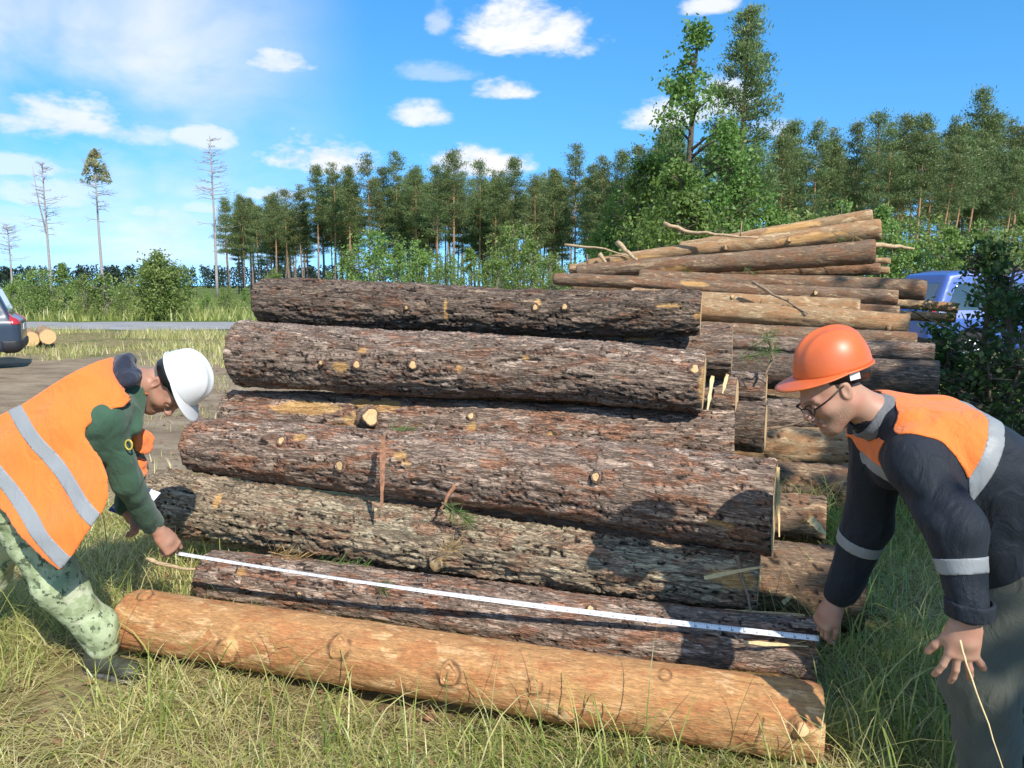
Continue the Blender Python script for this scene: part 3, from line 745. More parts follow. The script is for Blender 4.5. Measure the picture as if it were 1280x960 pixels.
for k in range(64):                                                # deeper rows close the gaps between the trunks
    px = rng0.uniform(300, 830); Y = 150-(px-288)*.085+rng0.uniform(8, 60)
    place_pine(k, spot(px, Y), height_at(rng0.uniform(215, 262) if px > 390 else rng0.uniform(255, 285), Y), rng0.uniform(0, 6.28), 'pine crowded deep in the middle stand', 'pines deep in the middle stand')
for k in range(64):
    px = rng0.uniform(800, 1420); Y = 92+rng0.uniform(4, 55)
    place_pine(k, spot(px, Y), height_at(rng0.uniform(158, 215), Y), rng0.uniform(0, 6.28), 'pine crowded deep in the right hand stand', 'pines deep in the right stand')
# lone dead pines on the left
for k, (px, py, Y, lab, cr) in enumerate([(64, 205, 118, 'tall bare dead pine with a forked grey crown', False), (129, 192, 112, 'tall lone pine with a thin dry yellowish crown', True),
                                          (271, 176, 110, 'tallest bare dead pine beside the edge of the pine stand', False), (15, 280, 150, 'smallest bare dead pine near the left edge', False)]):
    d = dead_pine(height_at(py, Y), 300+k, spot(px, Y), lab, cr)
    if k == 0:
        o = d.location; mb = MB(); H = height_at(py, Y)
        mb.tube([o+Vector((0, 0, H*.45)), o+Vector((-.9, 0, H*.7)), o+Vector((-1.6, .2, H*.97))], [.12, .09, .03], 6); mb.build('forked_stem', MAT['dead_wood'], d)
# far wood on the left horizon: one dark mass
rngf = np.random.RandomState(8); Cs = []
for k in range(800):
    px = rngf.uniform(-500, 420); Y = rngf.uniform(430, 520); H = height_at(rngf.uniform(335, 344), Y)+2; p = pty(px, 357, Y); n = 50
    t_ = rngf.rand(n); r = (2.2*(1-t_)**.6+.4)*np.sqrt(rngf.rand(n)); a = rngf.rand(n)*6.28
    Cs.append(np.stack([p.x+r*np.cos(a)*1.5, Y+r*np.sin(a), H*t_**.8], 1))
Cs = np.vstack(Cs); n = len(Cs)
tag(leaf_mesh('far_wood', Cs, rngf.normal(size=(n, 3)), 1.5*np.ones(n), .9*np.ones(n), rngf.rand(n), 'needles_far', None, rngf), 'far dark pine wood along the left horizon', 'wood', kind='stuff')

# young broadleaf trees right of the centre
oak_group = 'young broadleaf trees behind the far pile'
def bl(px, py, Y, R, seed, label, cat='tree', group=oak_group, base=0.0, **kw):
    p = spot(px, Y); o = broadleaf(height_at(py, Y), R, seed, p, **kw); return tag(o, label, cat, group)
bl(858, 34, 27, 1.75, 401, 'tall young oak with loose leafy top rising above the far pile', nleaf=9500, leaf=.15, top=.62, crown0=.2, gap=.06)
o = pine(height_at(24, 33), 402, crown0=.30, rmax=1.9, dens=1.7, leaf=.2, loc=spot(930, 33)); tag(o, 'bright young pine with an open crown beside the tall oak', 'tree', oak_group)
for k, (px, py, Y, R, lab) in enumerate([(800, 182, 29, 1.6, 'dark leafy tree left of the tall oak'), (836, 196, 25, 1.9, 'broad bushy oak below the tall one, left side'),
        (888, 150, 26, 2.0, 'broad bushy oak under the young pine'), (925, 185, 27, 1.9, 'bushy tree right of the young pine trunk'), (768, 215, 31, 1.5, 'leafy tree at the left edge of the oak clump'),
        (955, 240, 28, 1.5, 'low leafy tree at the right edge of the oak clump'), (860, 230, 23, 1.7, 'low leafy bush just behind the sloping logs')]):
    bl(px, py+10, Y, R*.84, 410+k, lab, nleaf=10500, leaf=.135, stems=2, top=.5, crown0=.05, gap=-.1, mat='leaves_oak')
# light bushes before the middle stand
bush = [broadleaf(6, 2.0, 430, (0, 0, 0), .2, 7600, 'leaves_light', .04, .6, 'trunk_grey', 'birch_bush', 3, gap=-.2),
        broadleaf(6, 2.6, 431, (0, 0, 0), .2, 8000, 'leaves_light', .03, .5, 'trunk_grey', 'birch_bush', 4, gap=-.2),
        broadleaf(6, 1.5, 432, (0, 0, 0), .19, 6600, 'leaves_light', .05, .75, 'trunk_grey', 'birch_bush', 1, gap=-.15)]
bused = set()
def place_bush(k, px, py, Y, label, group, s=None):
    b_ = bush[k % 3]
    if k % 3 in bused: o = copy_tree(b_)
    else: bused.add(k % 3); o = b_
    H = height_at(py, Y); put(o, spot(px, Y), H/6, k*1.3, label, 'bush', group)
    return o
mb_ = [(342, 322, 96), (372, 335, 92), (412, 326, 88), (436, 300, 84), (468, 272, 82), (498, 292, 80), (527, 286, 84), (556, 300, 80), (588, 296, 82), (618, 300, 78), (645, 262, 84), (664, 285, 76), (690, 300, 72), (716, 310, 66), (742, 296, 60)]
for k, (px, py, Y) in enumerate(mb_): place_bush(k, px, py+12, Y, f'light green bush before the middle pine stand, {NUM[k]} from the left', 'bushes before the middle stand')
rb_ = [(985, 262, 46), (1012, 272, 44), (1040, 258, 48), (1068, 276, 42), (1096, 262, 46), (1122, 280, 40), (1152, 272, 44), (1184, 286, 38), (1214, 278, 42), (1246, 284, 38), (1276, 270, 42), (1310, 276, 40)]
for k, (px, py, Y) in enumerate(rb_): place_bush(k+1, px, py, Y, f'green bush of the right hand undergrowth, {NUM[k]} from the left', 'bushes of the right undergrowth')
lb_ = [(22, 338, 42), (48, 330, 40), (80, 326, 41), (106, 340, 38), (152, 350, 42), (232, 352, 44), (258, 358, 46), (282, 352, 50), (306, 356, 46), (326, 348, 52)]
for k, (px, py, Y) in enumerate(lb_): place_bush(k, px, py, Y, f'low bush of the thicket beyond the road, {NUM[k]} from the left', 'thicket beyond the gravel road')
bl(201, 316, 36.5, 1.25, 450, 'round dense green bush standing alone beyond the road', 'bush', 'thicket beyond the gravel road', nleaf=11000, leaf=.13, stems=4, mat='leaves_light', top=.4, crown0=.02, gap=-.7, name='round_bush', tmat='trunk_grey')
bl(131, 338, 38, .8, 451, 'thin young birch with sparse pale leaves beyond the road', 'tree', 'thicket beyond the gravel road', nleaf=2200, leaf=.13, mat='leaves_light', top=.6, crown0=.2, name='young_birch_tree', tmat='trunk_grey')
# dark saplings on the right, close to the pile
bl(1232, 292, 8.0, .62, 460, 'slender dark leaved sapling before the blue car', 'tree', 'saplings at the right edge', nleaf=3400, leaf=.065, mat='leaves_dark', crown0=.25, top=.35, name='sapling', gap=.0)
bl(1268, 318, 7.4, .55, 461, 'dark leaved sapling at the right frame edge', 'tree', 'saplings at the right edge', nleaf=3400, leaf=.065, mat='leaves_dark', crown0=.1, top=.3, name='sapling', gap=.0)
bl(1212, 402, 7.2, .55, 462, 'low dark bush right of the far pile', 'bush', 'saplings at the right edge', nleaf=3200, leaf=.06, stems=3, mat='leaves_dark', crown0=.02, top=.3, name='dark_bush', gap=-.1)
bl(1262, 400, 6.6, .55, 463, 'low dark bush near the back of the navy jacket', 'bush', 'saplings at the right edge', nleaf=3200, leaf=.06, stems=3, mat='leaves_dark', crown0=.02, top=.3, name='dark_bush', gap=-.1)
# ---------------------------------------------------------------- sculpting by distance fields
def A3(v): return np.array(v, dtype=np.float64)
def cone(a, b, ra, rb, k=.02): return ('cone', A3(a), A3(b), ra, rb, k, 1)
def ell(c, rad, R=None, k=.02, sign=1): return ('ell', A3(c), A3(rad), np.eye(3) if R is None else np.array(R), None, k, sign)
def rbox(c, half, R, r, k=.05): return ('box', A3(c), A3(half), np.array(R), r, k, 1)
def dist(pr, P):
    if pr[0] == 'box':
        _, c, hf, R, r, k, sg = pr; q = np.abs((P-c) @ R)-(hf-r)
        return np.linalg.norm(np.maximum(q, 0), axis=1)+np.minimum(q.max(1), 0)-r
    if pr[0] == 'cone':
        _, a, b, ra, rb, k, sg = pr; ba = b-a; pa = P-a
        h = np.clip((pa @ ba)/max(ba @ ba, 1e-9), 0, 1)
        return np.linalg.norm(pa-h[:, None]*ba, axis=1)-(ra+(rb-ra)*h)
    _, c, rad, R, _, k, sg = pr
    q = (P-c) @ R; k0 = np.linalg.norm(q/rad, axis=1); k1 = np.linalg.norm(q/(rad*rad), axis=1)
    return np.where(k1 > 1e-9, k0*(k0-1)/np.maximum(k1, 1e-9), -rad.min())
def field(prims, P, extra=None):
    d = np.full(len(P), 1e3)
    for pr in prims:
        e = dist(pr, P); k = pr[5]
        if pr[6] > 0:
            h = np.maximum(k-np.abs(d-e), 0)/k; d = np.minimum(d, e)-h*h*k*.25
        else:
            e = -e; h = np.maximum(k-np.abs(d-e), 0)/k; d = np.maximum(d, e)+h*h*k*.25
    return extra(d, P) if extra is not None else d
def bbox(prims, pad):
    lo = []; hi = []
    for pr in prims:
        if pr[6] < 0: continue
        if pr[0] == 'box': r = np.abs(pr[3]) @ pr[2]; lo.append(pr[1]-r); hi.append(pr[1]+r)
        elif pr[0] == 'cone':
            r = max(pr[3], pr[4]); lo.append(np.minimum(pr[1], pr[2])-r); hi.append(np.maximum(pr[1], pr[2])+r)
        else: r = pr[2].max(); lo.append(pr[1]-r); hi.append(pr[1]+r)
    return np.min(lo, 0)-pad, np.max(hi, 0)+pad
def sculpt(prims, res, extra=None, pad=.03, slack=.02):
    """surface-nets mesh of the field's zero set, evaluated only in blocks near the surface"""
    lo, hi = bbox(prims, pad); Bk = 14; n = np.ceil((hi-lo)/res).astype(int)+2; nb = np.ceil(n/Bk).astype(int)
    bi = np.stack(np.meshgrid(*[np.arange(k) for k in nb], indexing='ij'), -1).reshape(-1, 3)
    cen = lo+(bi+.5)*Bk*res; hd = Bk*res*.5*1.7321
    act = np.abs(field(prims, cen, extra)) < hd*1.25+slack
    bi = bi[act]; cen = cen[act]; pd = np.stack([dist(p, cen) for p in prims], 1)
    g = np.arange(Bk+1); G = np.stack(np.meshgrid(g, g, g, indexing='ij'), -1).reshape(-1, 3)
    N = n+Bk+2; lin = lambda c: (c[..., 0]*N[1]+c[..., 1])*N[2]+c[..., 2]
    ids = []; pos = []; quads_ = []
    corner = np.array([(x, y, z) for x in (0, 1) for y in (0, 1) for z in (0, 1)])
    edges = [(a, b) for a in range(8) for b in range(a+1, 8) if np.abs(corner[a]-corner[b]).sum() == 1]
    for q, b in enumerate(bi):
        sel = [p for p, dd in zip(prims, pd[q]) if dd < hd*1.3+p[5]+slack+.01]
        if not sel: continue
        gi = G+b*Bk; D = field(sel, lo+gi*res, extra).reshape(Bk+1, Bk+1, Bk+1)
        if D.min() > 0 or D.max() < 0: continue
        Cv = np.stack([D[x:x+Bk, y:y+Bk, z:z+Bk] for x, y, z in corner], -1)
        neg = Cv < 0; mixed = neg.any(-1) & ~neg.all(-1); cells = np.argwhere(mixed)
        if len(cells) == 0: continue
        vals = Cv[mixed]; acc = np.zeros((len(cells), 3)); cnt = np.zeros(len(cells))
        for a, c in edges:
            va, vc = vals[:, a], vals[:, c]; cr = (va < 0) != (vc < 0); tt = np.where(cr, va/np.where(cr, va-vc, 1), 0)
            acc += np.where(cr[:, None], corner[a]+tt[:, None]*(corner[c]-corner[a]), 0); cnt += cr
        ids.append(lin(cells+b*Bk)); pos.append(lo+(cells+b*Bk+acc/cnt[:, None])*res)
        for ax in range(3):
            sl0 = [slice(0, Bk)]*3; sl1 = [slice(0, Bk)]*3; sl1[ax] = slice(1, Bk+1)
            n0 = D[tuple(sl0)] < 0; n1 = D[tuple(sl1)] < 0; cr = np.argwhere(n0 != n1)
            if len(cr) == 0: continue
            flip = n0[tuple(cr.T)]; base = cr+b*Bk; o1 = np.zeros(3, int); o2 = np.zeros(3, int); o1[(ax+1) % 3] = 1; o2[(ax+2) % 3] = 1
            qd = np.stack([lin(base), lin(base-o1), lin(base-o1-o2), lin(base-o2)], 1)
            quads_.append(np.where(flip[:, None], qd, qd[:, ::-1]))
    ids = np.concatenate(ids); pos = np.vstack(pos); Q = np.vstack(quads_)
    order = np.argsort(ids); ids = ids[order]; pos = pos[order]
    k = np.searchsorted(ids, Q); k = np.clip(k, 0, len(ids)-1); good = (ids[k] == Q).all(1)
    return pos, k[good]
def thin_hidden(o, hidden):
    """keeps the fine skin where it shows and coarsens it under the clothes"""
    vg = o.vertex_groups.new(name='hidden'); vg.add([int(i) for i in np.nonzero(hidden)[0]], 1.0, 'REPLACE')
    m = o.modifiers.new('thin', 'DECIMATE'); m.ratio = .25; m.vertex_group = 'hidden'
    dg = bpy.context.evaluated_depsgraph_get(); me = bpy.data.meshes.new_from_object(o.evaluated_get(dg)); o.modifiers.clear(); old = o.data; o.data = me; me.name = old.name+'_skin'; bpy.data.meshes.remove(old)
def relax(V, F, it=1, lam=.5):
    for _ in range(it):
        s = np.zeros_like(V); c = np.zeros(len(V))
        for a in range(4):
            for b in ((a+1) % 4, (a+3) % 4):
                np.add.at(s, F[:, a], V[F[:, b]]); np.add.at(c, F[:, a], 1)
        V = V+lam*(s/np.maximum(c, 1)[:, None]-V)
    return V
def frame(x, z):
    """rotation whose columns are forward, left, up"""
    x = Vector(x).normalized(); z = Vector(z); z = (z-x*z.dot(x)).normalized(); y = z.cross(x)
    return np.array([x, y, z]).T
def poly_sdf(pts, XZ):
    pts = np.array(pts); d = np.full(len(XZ), 1e9); s = np.ones(len(XZ)); n = len(pts)
    for i in range(n):
        a, b = pts[i], pts[i-1]; e = b-a; w = XZ-a; q = w-e*np.clip((w @ e)/(e @ e), 0, 1)[:, None]; d = np.minimum(d, (q*q).sum(1))
        c1 = XZ[:, 1] >= a[1]; c2 = XZ[:, 1] < b[1]; c3 = e[0]*w[:, 1] > e[1]*w[:, 0]
        s = np.where((c1 & c2 & c3) | (~c1 & ~c2 & ~c3), -s, s)
    return s*np.sqrt(d)

def head_prims(o, R, jaw=1.0, sc=1.0):
    T = lambda p: A3(o)+R @ (A3(p)*sc)
    e = lambda c, rad, k=.02, s=1: ell(T(c), A3(rad)*sc, R, k, s)
    c = lambda a, b, ra, rb, k=.015: cone(T(a), T(b), ra*sc, rb*sc, k)
    P = [e((-.008, 0, .047), (.098, .076, .092), .02), e((.028, 0, -.028), (.068, .060, .080), .04)]
    for s in (-1, 1):
        P += [c((-.008, .050*s, -.048), (.068, .020*s, -.096), .026*jaw, .024*jaw, .04), e((.062, .040*s, -.022), (.026, .022, .024), .03),
              c((.082, .040*s, .024), (.096, .010*s, .024), .011, .012, .02)]
    P += [e((.078, 0, -.100), (.024, .024, .020), .025), c((.097, 0, .018), (.121, 0, -.022), .0085, .013, .012), e((.114, 0, -.027), (.013, .018, .009), .01),
          c((.099, -.017, -.057), (.099, .017, -.057), .0075, .0075, .006), c((.096, -.015, -.071), (.096, .015, -.071), .009, .009, .006)]
    for s in (-1, 1): P.append(e((.098, .031*s, .005), (.020, .018, .012), .012, -1))
    P.append(c((.106, -.017, -.0640), (.106, .017, -.0640), .0028, .0028, .006)[:6]+(-1,))
    for s in (-1, 1):
        P += [e((.088, .031*s, .004), (.012, .0125, .0115), .004)]
        Re = R @ np.array([[math.cos(.25), 0, -math.sin(.25)], [0, 1, 0], [math.sin(.25), 0, math.cos(.25)]])
        P += [ell(T((-.012, .079*s, .002)), A3((.020, .009, .033))*sc, Re, .006), ell(T((-.006, .088*s, .002)), A3((.011, .007, .020))*sc, Re, .006, -1)]
    return P
def hand_prims(w, d, n, thumb, curls, spread=(8, 2, -4, -10), tcurl=(25, 20), tspread=40, scale=1.0, straight=False):
    """w wrist, d finger direction, n back-of-hand normal, thumb +1 when the thumb is on d x n side"""
    w = A3(w); d = A3(Vector(d).normalized()); n = A3(n); n = n-d*(n @ d); n /= np.linalg.norm(n); t = np.cross(d, n)*thumb; S_ = scale
    L = lambda x, y, z: w+(d*x+t*y+n*z)*S_
    P = [cone(L(.0, 0, 0), L(.045, 0, 0), .026*S_, .030*S_, .02)]
    for y in (.030, .010, -.010, -.029): P.append(cone(L(.02, y*.75, 0), L(.088-abs(y)*.18, y, .002), .0155*S_, .0125*S_, .018))
    P.append(cone(L(.018, .018, -.010), L(.052, .036, -.012), .019*S_, .014*S_, .018))
    for f, (y, ln) in enumerate(zip((.031, .0105, -.0105, -.031), (.074, .082, .076, .060))):
        a = math.radians(spread[f]); p = L(.088-abs(y)*.18, y, .002); dirn = d*math.cos(a)+t*math.sin(a); nn = n.copy(); r = .0098*S_
        for j, (fr, cu) in enumerate(zip((.46, .30, .24), curls[f])):
            c = math.radians(cu); dirn, nn = dirn*math.cos(c)-nn*math.sin(c), nn*math.cos(c)+dirn*math.sin(c)
            q = p+dirn*ln*fr*S_; P.append(cone(p, q, r, r*.90, .0035)); p = q; r *= .90
    a = math.radians(tspread); p = L(.050, .036, -.012); dirn = d*math.cos(a)+t*math.sin(a)-n*.25; dirn /= np.linalg.norm(dirn); r = .0115*S_
    inward = -t*math.cos(a)+d*math.sin(a)*.3-n*.35; inward /= np.linalg.norm(inward)
    for j, (ln, cu) in enumerate(zip((.034, .028), tcurl)):
        c = math.radians(cu); dn = dirn*math.cos(c)+inward*math.sin(c); dn /= np.linalg.norm(dn)
        q = p+dn*ln*S_; P.append(cone(p, q, r, r*.88, .006)); p = q; r *= .88; dirn = dn
    return P
def face_marks(V, ho, R, sc=1.0):
    q = (V-A3(ho)) @ R/sc; x, y, z = q.T; near = (np.linalg.norm(q, axis=1) < .17).astype(float); sm = lambda v, a, b: np.clip((v-a)/(b-a), 0, 1)
    st = near*sm(-z, .022, .05)*sm(x, .0, .03)*sm(-z, .0, .1)**.0*(1-sm(-z, .115, .13))*.75
    br = near*sm(.006-np.abs(z-.026-.10*(.03-np.abs(np.abs(y)-.03))), 0, .004)*.6*sm(x, .07, .08)*(np.abs(y) > .012)*(np.abs(y) < .052)
    lp = near*sm(.014-np.abs(z+.064), 0, .004)*sm(x, .093, .096)*(np.abs(y) < .022)
    return {'stubble': st, 'brow': br.astype(float), 'lip': lp.astype(float)*.7}
def cloth_noise(amp, fr, seed, amp2=.0):
    def f(d, P):
        k = np.abs(d) < .05
        if k.any():
            q = P[k]; w = fbm(q*fr, 2, seed); d = d.copy(); d[k] += amp*(1-2.2*np.abs(w))+amp2*fbm(q*fr*2.7, 2, seed+9)
        return d
    return f

# ---- cloth and skin
def cloth_mat(name, col, rough=.75, var=.12, weave=420, sheen=.2, wr=.85):
    m, t, b = new_mat(name); c = objc(t); n = t.noise(c, 7, 4, .6); w = t.noise(c, weave, 2, .5); f = t.noise(t.scalev(c, (1, 1, .45)), 13, 4, .5, 1.4)
    lo = tuple(x*(1-var) for x in col); hi = tuple(min(1, x*(1+var)) for x in col)
    t.l.new(t.ramp(t.math('ADD', t.math('MULTIPLY', n, .7), t.math('MULTIPLY', w, .3)), [(.3, lo), (.7, hi)]), b.inputs['Base Color'])
    b.inputs['Roughness'].default_value = rough; b.inputs['Specular IOR Level'].default_value = .25; b.inputs['Sheen Weight'].default_value = sheen
    bump(t, b, t.math('ADD', t.math('MULTIPLY', w, .12), t.math('MULTIPLY', f, .9)), wr, .02)
    return m
cloth_mat('hi_vis_orange', (.90, .205, .035), .7, .08, wr=.9)
cloth_mat('green_cloth', (.045, .105, .062), .7, .15)
cloth_mat('navy_cloth', (.013, .018, .026), .58, .2, sheen=.05)
cloth_mat('navy_hood', (.016, .02, .036), .6, .2)
cloth_mat('olive_cloth', (.085, .09, .068), .8, .15)
cloth_mat('reflective_grey', (.27, .285, .29), .4, .06, 300, 0, .35)
cloth_mat('collar_grey', (.16, .165, .17), .8, .15)
m, t, b = new_mat('camouflage'); c = objc(t)
pix = t.new('ShaderNodeVectorMath', operation='SNAP'); t.l.new(c, pix.inputs[0]); pix.inputs[1].default_value = (.006, .006, .006)
n = t.noise(c, 15, 3, .6); n2 = t.noise(pix.outputs[0], 34, 2, .6); n3 = t.noise(c, 9, 2, .5)
cc = t.mix(t.smooth(n, .44, .58), (.40, .46, .27, 1), (.27, .33, .17, 1)); cc = t.mix(t.smooth(n2, .58, .61), cc, (.10, .13, .07, 1)); cc = t.mix(t.smooth(n3, .56, .62), cc, (.47, .50, .33, 1))
t.l.new(cc, b.inputs['Base Color']); b.inputs['Roughness'].default_value = .85; bump(t, b, t.noise(c, 24, 4, .6, .8), .5, .012)
def skin_mat(name, base, red):
    m, t, b = new_mat(name); c = objc(t); n = t.noise(c, 26, 4, .6); n2 = t.noise(c, 240, 3, .6)
    cc = t.mix(t.smooth(n, .35, .68), (*base, 1), (*red, 1)); hn = t.noise(c, 420, 2, .6)
    cc = t.mix(t.math('MULTIPLY', attr(t, 'stubble'), t.smooth(hn, .40, .62)), cc, (base[0]*.30, base[1]*.32, base[2]*.36, 1))
    cc = t.mix(attr(t, 'lip'), cc, (base[0]*.78, base[1]*.45, base[2]*.48, 1)); cc = t.mix(t.math('MULTIPLY', attr(t, 'brow'), t.smooth(hn, .3, .5)), cc, (.03, .022, .018, 1))
    t.l.new(cc, b.inputs['Base Color'])
    b.inputs['Roughness'].default_value = .5; b.inputs['Subsurface Weight'].default_value = .12; b.inputs['Subsurface Radius'].default_value = (.012, .005, .003)
    b.inputs['Subsurface Scale'].default_value = .5
    bump(t, b, n2, .25, .0015); return m
skin_mat('skin_tanned', (.40, .225, .15), (.44, .20, .13))
skin_mat('skin_light', (.43, .25, .165), (.44, .215, .145))
simple('hair_grey', (.17, .165, .16), .7, var=.4, scale=160, bs=.7, bd=.003)
simple('hair_dark', (.035, .025, .018), .6, var=.4, scale=160, bs=.7, bd=.003)
simple('helmet_white', (.66, .66, .645), .28, var=.03, scale=8, coat=.3)
simple('helmet_orange', (.66, .135, .035), .42, var=.08, scale=14, coat=.12)
simple('black_plastic', (.012, .012, .013), .4, var=.1)
simple('boot_leather', (.045, .048, .032), .6, var=.2, scale=40, bs=.4, bd=.004)
simple('boot_sole', (.10, .10, .09), .7, var=.2)
simple('gold_thread', (.55, .42, .06), .5, var=.2, scale=90)
simple('folder_blue', (.03, .06, .38), .4, var=.1)
simple('paper', (.75, .75, .72), .7, var=.04)
simple('eye_white', (.7, .68, .65), .2, var=.02)

def helmet(parent, o, R, mat, s=1.0):
    """hard hat: ribbed dome, peak, rolled rim, inner band"""
    T = lambda p: A3(o)+R @ (A3(p)*s)
    nt, nf = 72, 22; V = []; F = []
    for i in range(nf+1):
        ph = (i/nf)*math.pi/2
        for k in range(nt):
            th = 2*math.pi*k/nt; cx, sy = math.cos(th), math.sin(th)
            x = .130*cx*math.cos(ph)**.86; y = .106*sy*math.cos(ph)**.86; z = .142*math.sin(ph)**.92
            rib = math.exp(-(y/.011)**2)*.007+math.exp(-((abs(y)-.042)/.008)**2)*.0035
            f = min(1, max(0, (z-.055)/.04)); g = 1+rib*f/.12
            V.append(T((x*g, y*g, z*g+(-.006*cx*(1 if cx > 0 else .4))*math.cos(ph))))
    for i in range(nf):
        for k in range(nt): F.append((i*nt+k, i*nt+(k+1) % nt, (i+1)*nt+(k+1) % nt, (i+1)*nt+k))
    h = mesh_from('hard_hat', np.array(V), F, MAT[mat], parent)
    m = h.modifiers.new('solid', 'SOLIDIFY'); m.thickness = .003; m.offset = -1
    # peak
    V = []; F = []; n = 40; mm = 6
    for k in range(n+1):
        th = (k/n-.5)*math.radians(176)
        ext = .062*max(0, math.cos(th))**1.25+.008
        for q in range(mm+1):
            f = q/mm; x = (.129+ext*f)*math.cos(th)-(.0 if q else .004); y = (.105+ext*f*.85)*math.sin(th); z = -.006*math.cos(th)-.016*f*ext/.06-.012*f*f*(1-abs(math.sin(th)))*0+.004*(1-f)
            V.append(T((x, y, z)))
    for k in range(n):
        for q in range(mm): F.append((k*(mm+1)+q, (k+1)*(mm+1)+q, (k+1)*(mm+1)+q+1, k*(mm+1)+q+1))
    pk = mesh_from('peak', np.array(V), F, MAT[mat], h); m = pk.modifiers.new('solid', 'SOLIDIFY'); m.thickness = .0045; m.offset = 0
    mb = MB(); mb.tube([T((.132*math.cos(2*math.pi*k/48), .108*math.sin(2*math.pi*k/48), -.004*math.cos(2*math.pi*k/48))) for k in range(49)], .0042*s, 8, False); mb.build('rim', MAT[mat], h)
    mb = MB(); V = []; F = []
    for k in range(49):
        th = 2*math.pi*k/48
        for zz, rr in ((.012, .84), (-.030, .80)):
            V.append(T((.118*math.cos(th)*rr/.82-.002, .094*math.sin(th)*rr/.82, zz+(-.012 if math.cos(th) < 0 and zz < 0 else 0))))
    for k in range(48): F.append((2*k, 2*k+1, 2*k+3, 2*k+2))
    sb = mesh_from('inner_band', np.array(V), F, MAT['black_plastic'], h); m = sb.modifiers.new('solid', 'SOLIDIFY'); m.thickness = .003
    mb = MB()
    for sd in (-1, 1): mb.box(T((-.045, .096*sd, .004)), (.018*s, .003*s, .012*s), Matrix(R.tolist()))
    return h

def band_on(name, src, planes, matname, parent, lift=.003, keep=None):
    """cuts a band out of a garment's surface between planes (point, normal: the normal points out of the band) and lifts it"""
    bm = bmesh.new(); bm.from_mesh(src.data)
    org = parent_origin(src)
    if keep is not None:
        bm.faces.ensure_lookup_table(); C = np.array([list(f.calc_center_median()+org) for f in bm.faces]); k = keep(C, np.array([list(f.normal) for f in bm.faces]))
        bmesh.ops.delete(bm, geom=[f for f, q in zip(bm.faces, k) if not q], context='FACES')
    for p, n in planes:
        bmesh.ops.bisect_plane(bm, geom=bm.verts[:]+bm.edges[:]+bm.faces[:], plane_co=Vector(p)-org, plane_no=Vector(n), clear_outer=True)
    for _ in range(8):                                     # even out the cut outline
        new = {}
        for v in bm.verts:
            nb_ = [e.other_vert(v) for e in v.link_edges if e.is_boundary]
            if len(nb_) == 2: new[v] = v.co*.5+(nb_[0].co+nb_[1].co)*.25
        for v, c in new.items(): v.co = c
    bm.normal_update()
    nv_ = [(v, v.normal.copy()) for v in bm.verts]
    for v, n in nv_: v.co += n*lift
    seen = set(); res = None
    for v0 in list(bm.verts):
        if v0 in seen: continue
        st_ = [v0]; comp = set()
        while st_:
            v = st_.pop()
            if v in comp: continue
            comp.add(v); st_ += [e.other_vert(v) for e in v.link_edges]
        seen |= comp
        if len(comp) < 60: continue
        vl = list(comp); ix = {v: i for i, v in enumerate(vl)}; fs = [tuple(ix[v] for v in f.verts) for f in bm.faces if f.verts[0] in comp]
        me = bpy.data.meshes.new(name); me.from_pydata([tuple(v.co) for v in vl], [], fs); me.update()
        me.polygons.foreach_set('use_smooth', np.ones(len(me.polygons), dtype=bool))
        o = bpy.data.objects.new(name, me); COL.objects.link(o); me.materials.append(MAT[matname]); o.parent = parent
        o.location = Vector(src.location) if parent is not src else Vector((0, 0, 0))
        m = o.modifiers.new('solid', 'SOLIDIFY'); m.thickness = lift; m.offset = -1; res = o
    bm.free(); return res
def boot(parent, ankle, heel_z, fwd, s=1.0):
    a = A3(ankle); f = A3(Vector((fwd[0], fwd[1], 0)).normalized()); z = np.array([0, 0, 1.]); g = np.array([a[0], a[1], heel_z])
    P = [cone(a+z*.05, g+z*.06-f*.01, .052, .05, .02), cone(g+z*.055-f*.03, g+z*.045+f*.15, .046, .036, .03), ell(g+z*.04+f*.16, (.055, .045, .034), frame(f, z), .03), ell(g+z*.04-f*.035, (.045, .040, .045), frame(f, z), .03)]
    cut = lambda d, Pp: np.maximum(d, g[2]+.018-Pp[:, 2])
    V, F = sculpt(P, .006, cut); b_ = mesh_from('boot', V, F, MAT['boot_leather'], parent)
    sl = [cone(g+z*.02-f*.035, g+z*.02+f*.165, .048, .044, .02)]
    V, F = sculpt(sl, .006, lambda d, Pp: np.maximum(d, np.abs(Pp[:, 2]-g[2]-.009)-.012)); mesh_from('sole', V, F, MAT['boot_sole'], b_)

def torso(Pc, Nb, l_hint, wid=.10, rp=.13, rc=.128, rs=.07, flat=.0):
    s = (Nb-Pc).normalized(); l = Vector(l_hint); l = (l-s*l.dot(s)).normalized(); n = s.cross(l); L = (Nb-Pc).length
    ch = Pc+s*L*.62; P = []
    for q in (-1, 1):
        P += [cone(Pc+l*wid*q*.85, ch+l*wid*q, rp, rc, .08), cone(ch+l*wid*q, Nb-s*.06+l*wid*q*.9, rc, rs, .08)]
    return P, s, l, n, ch

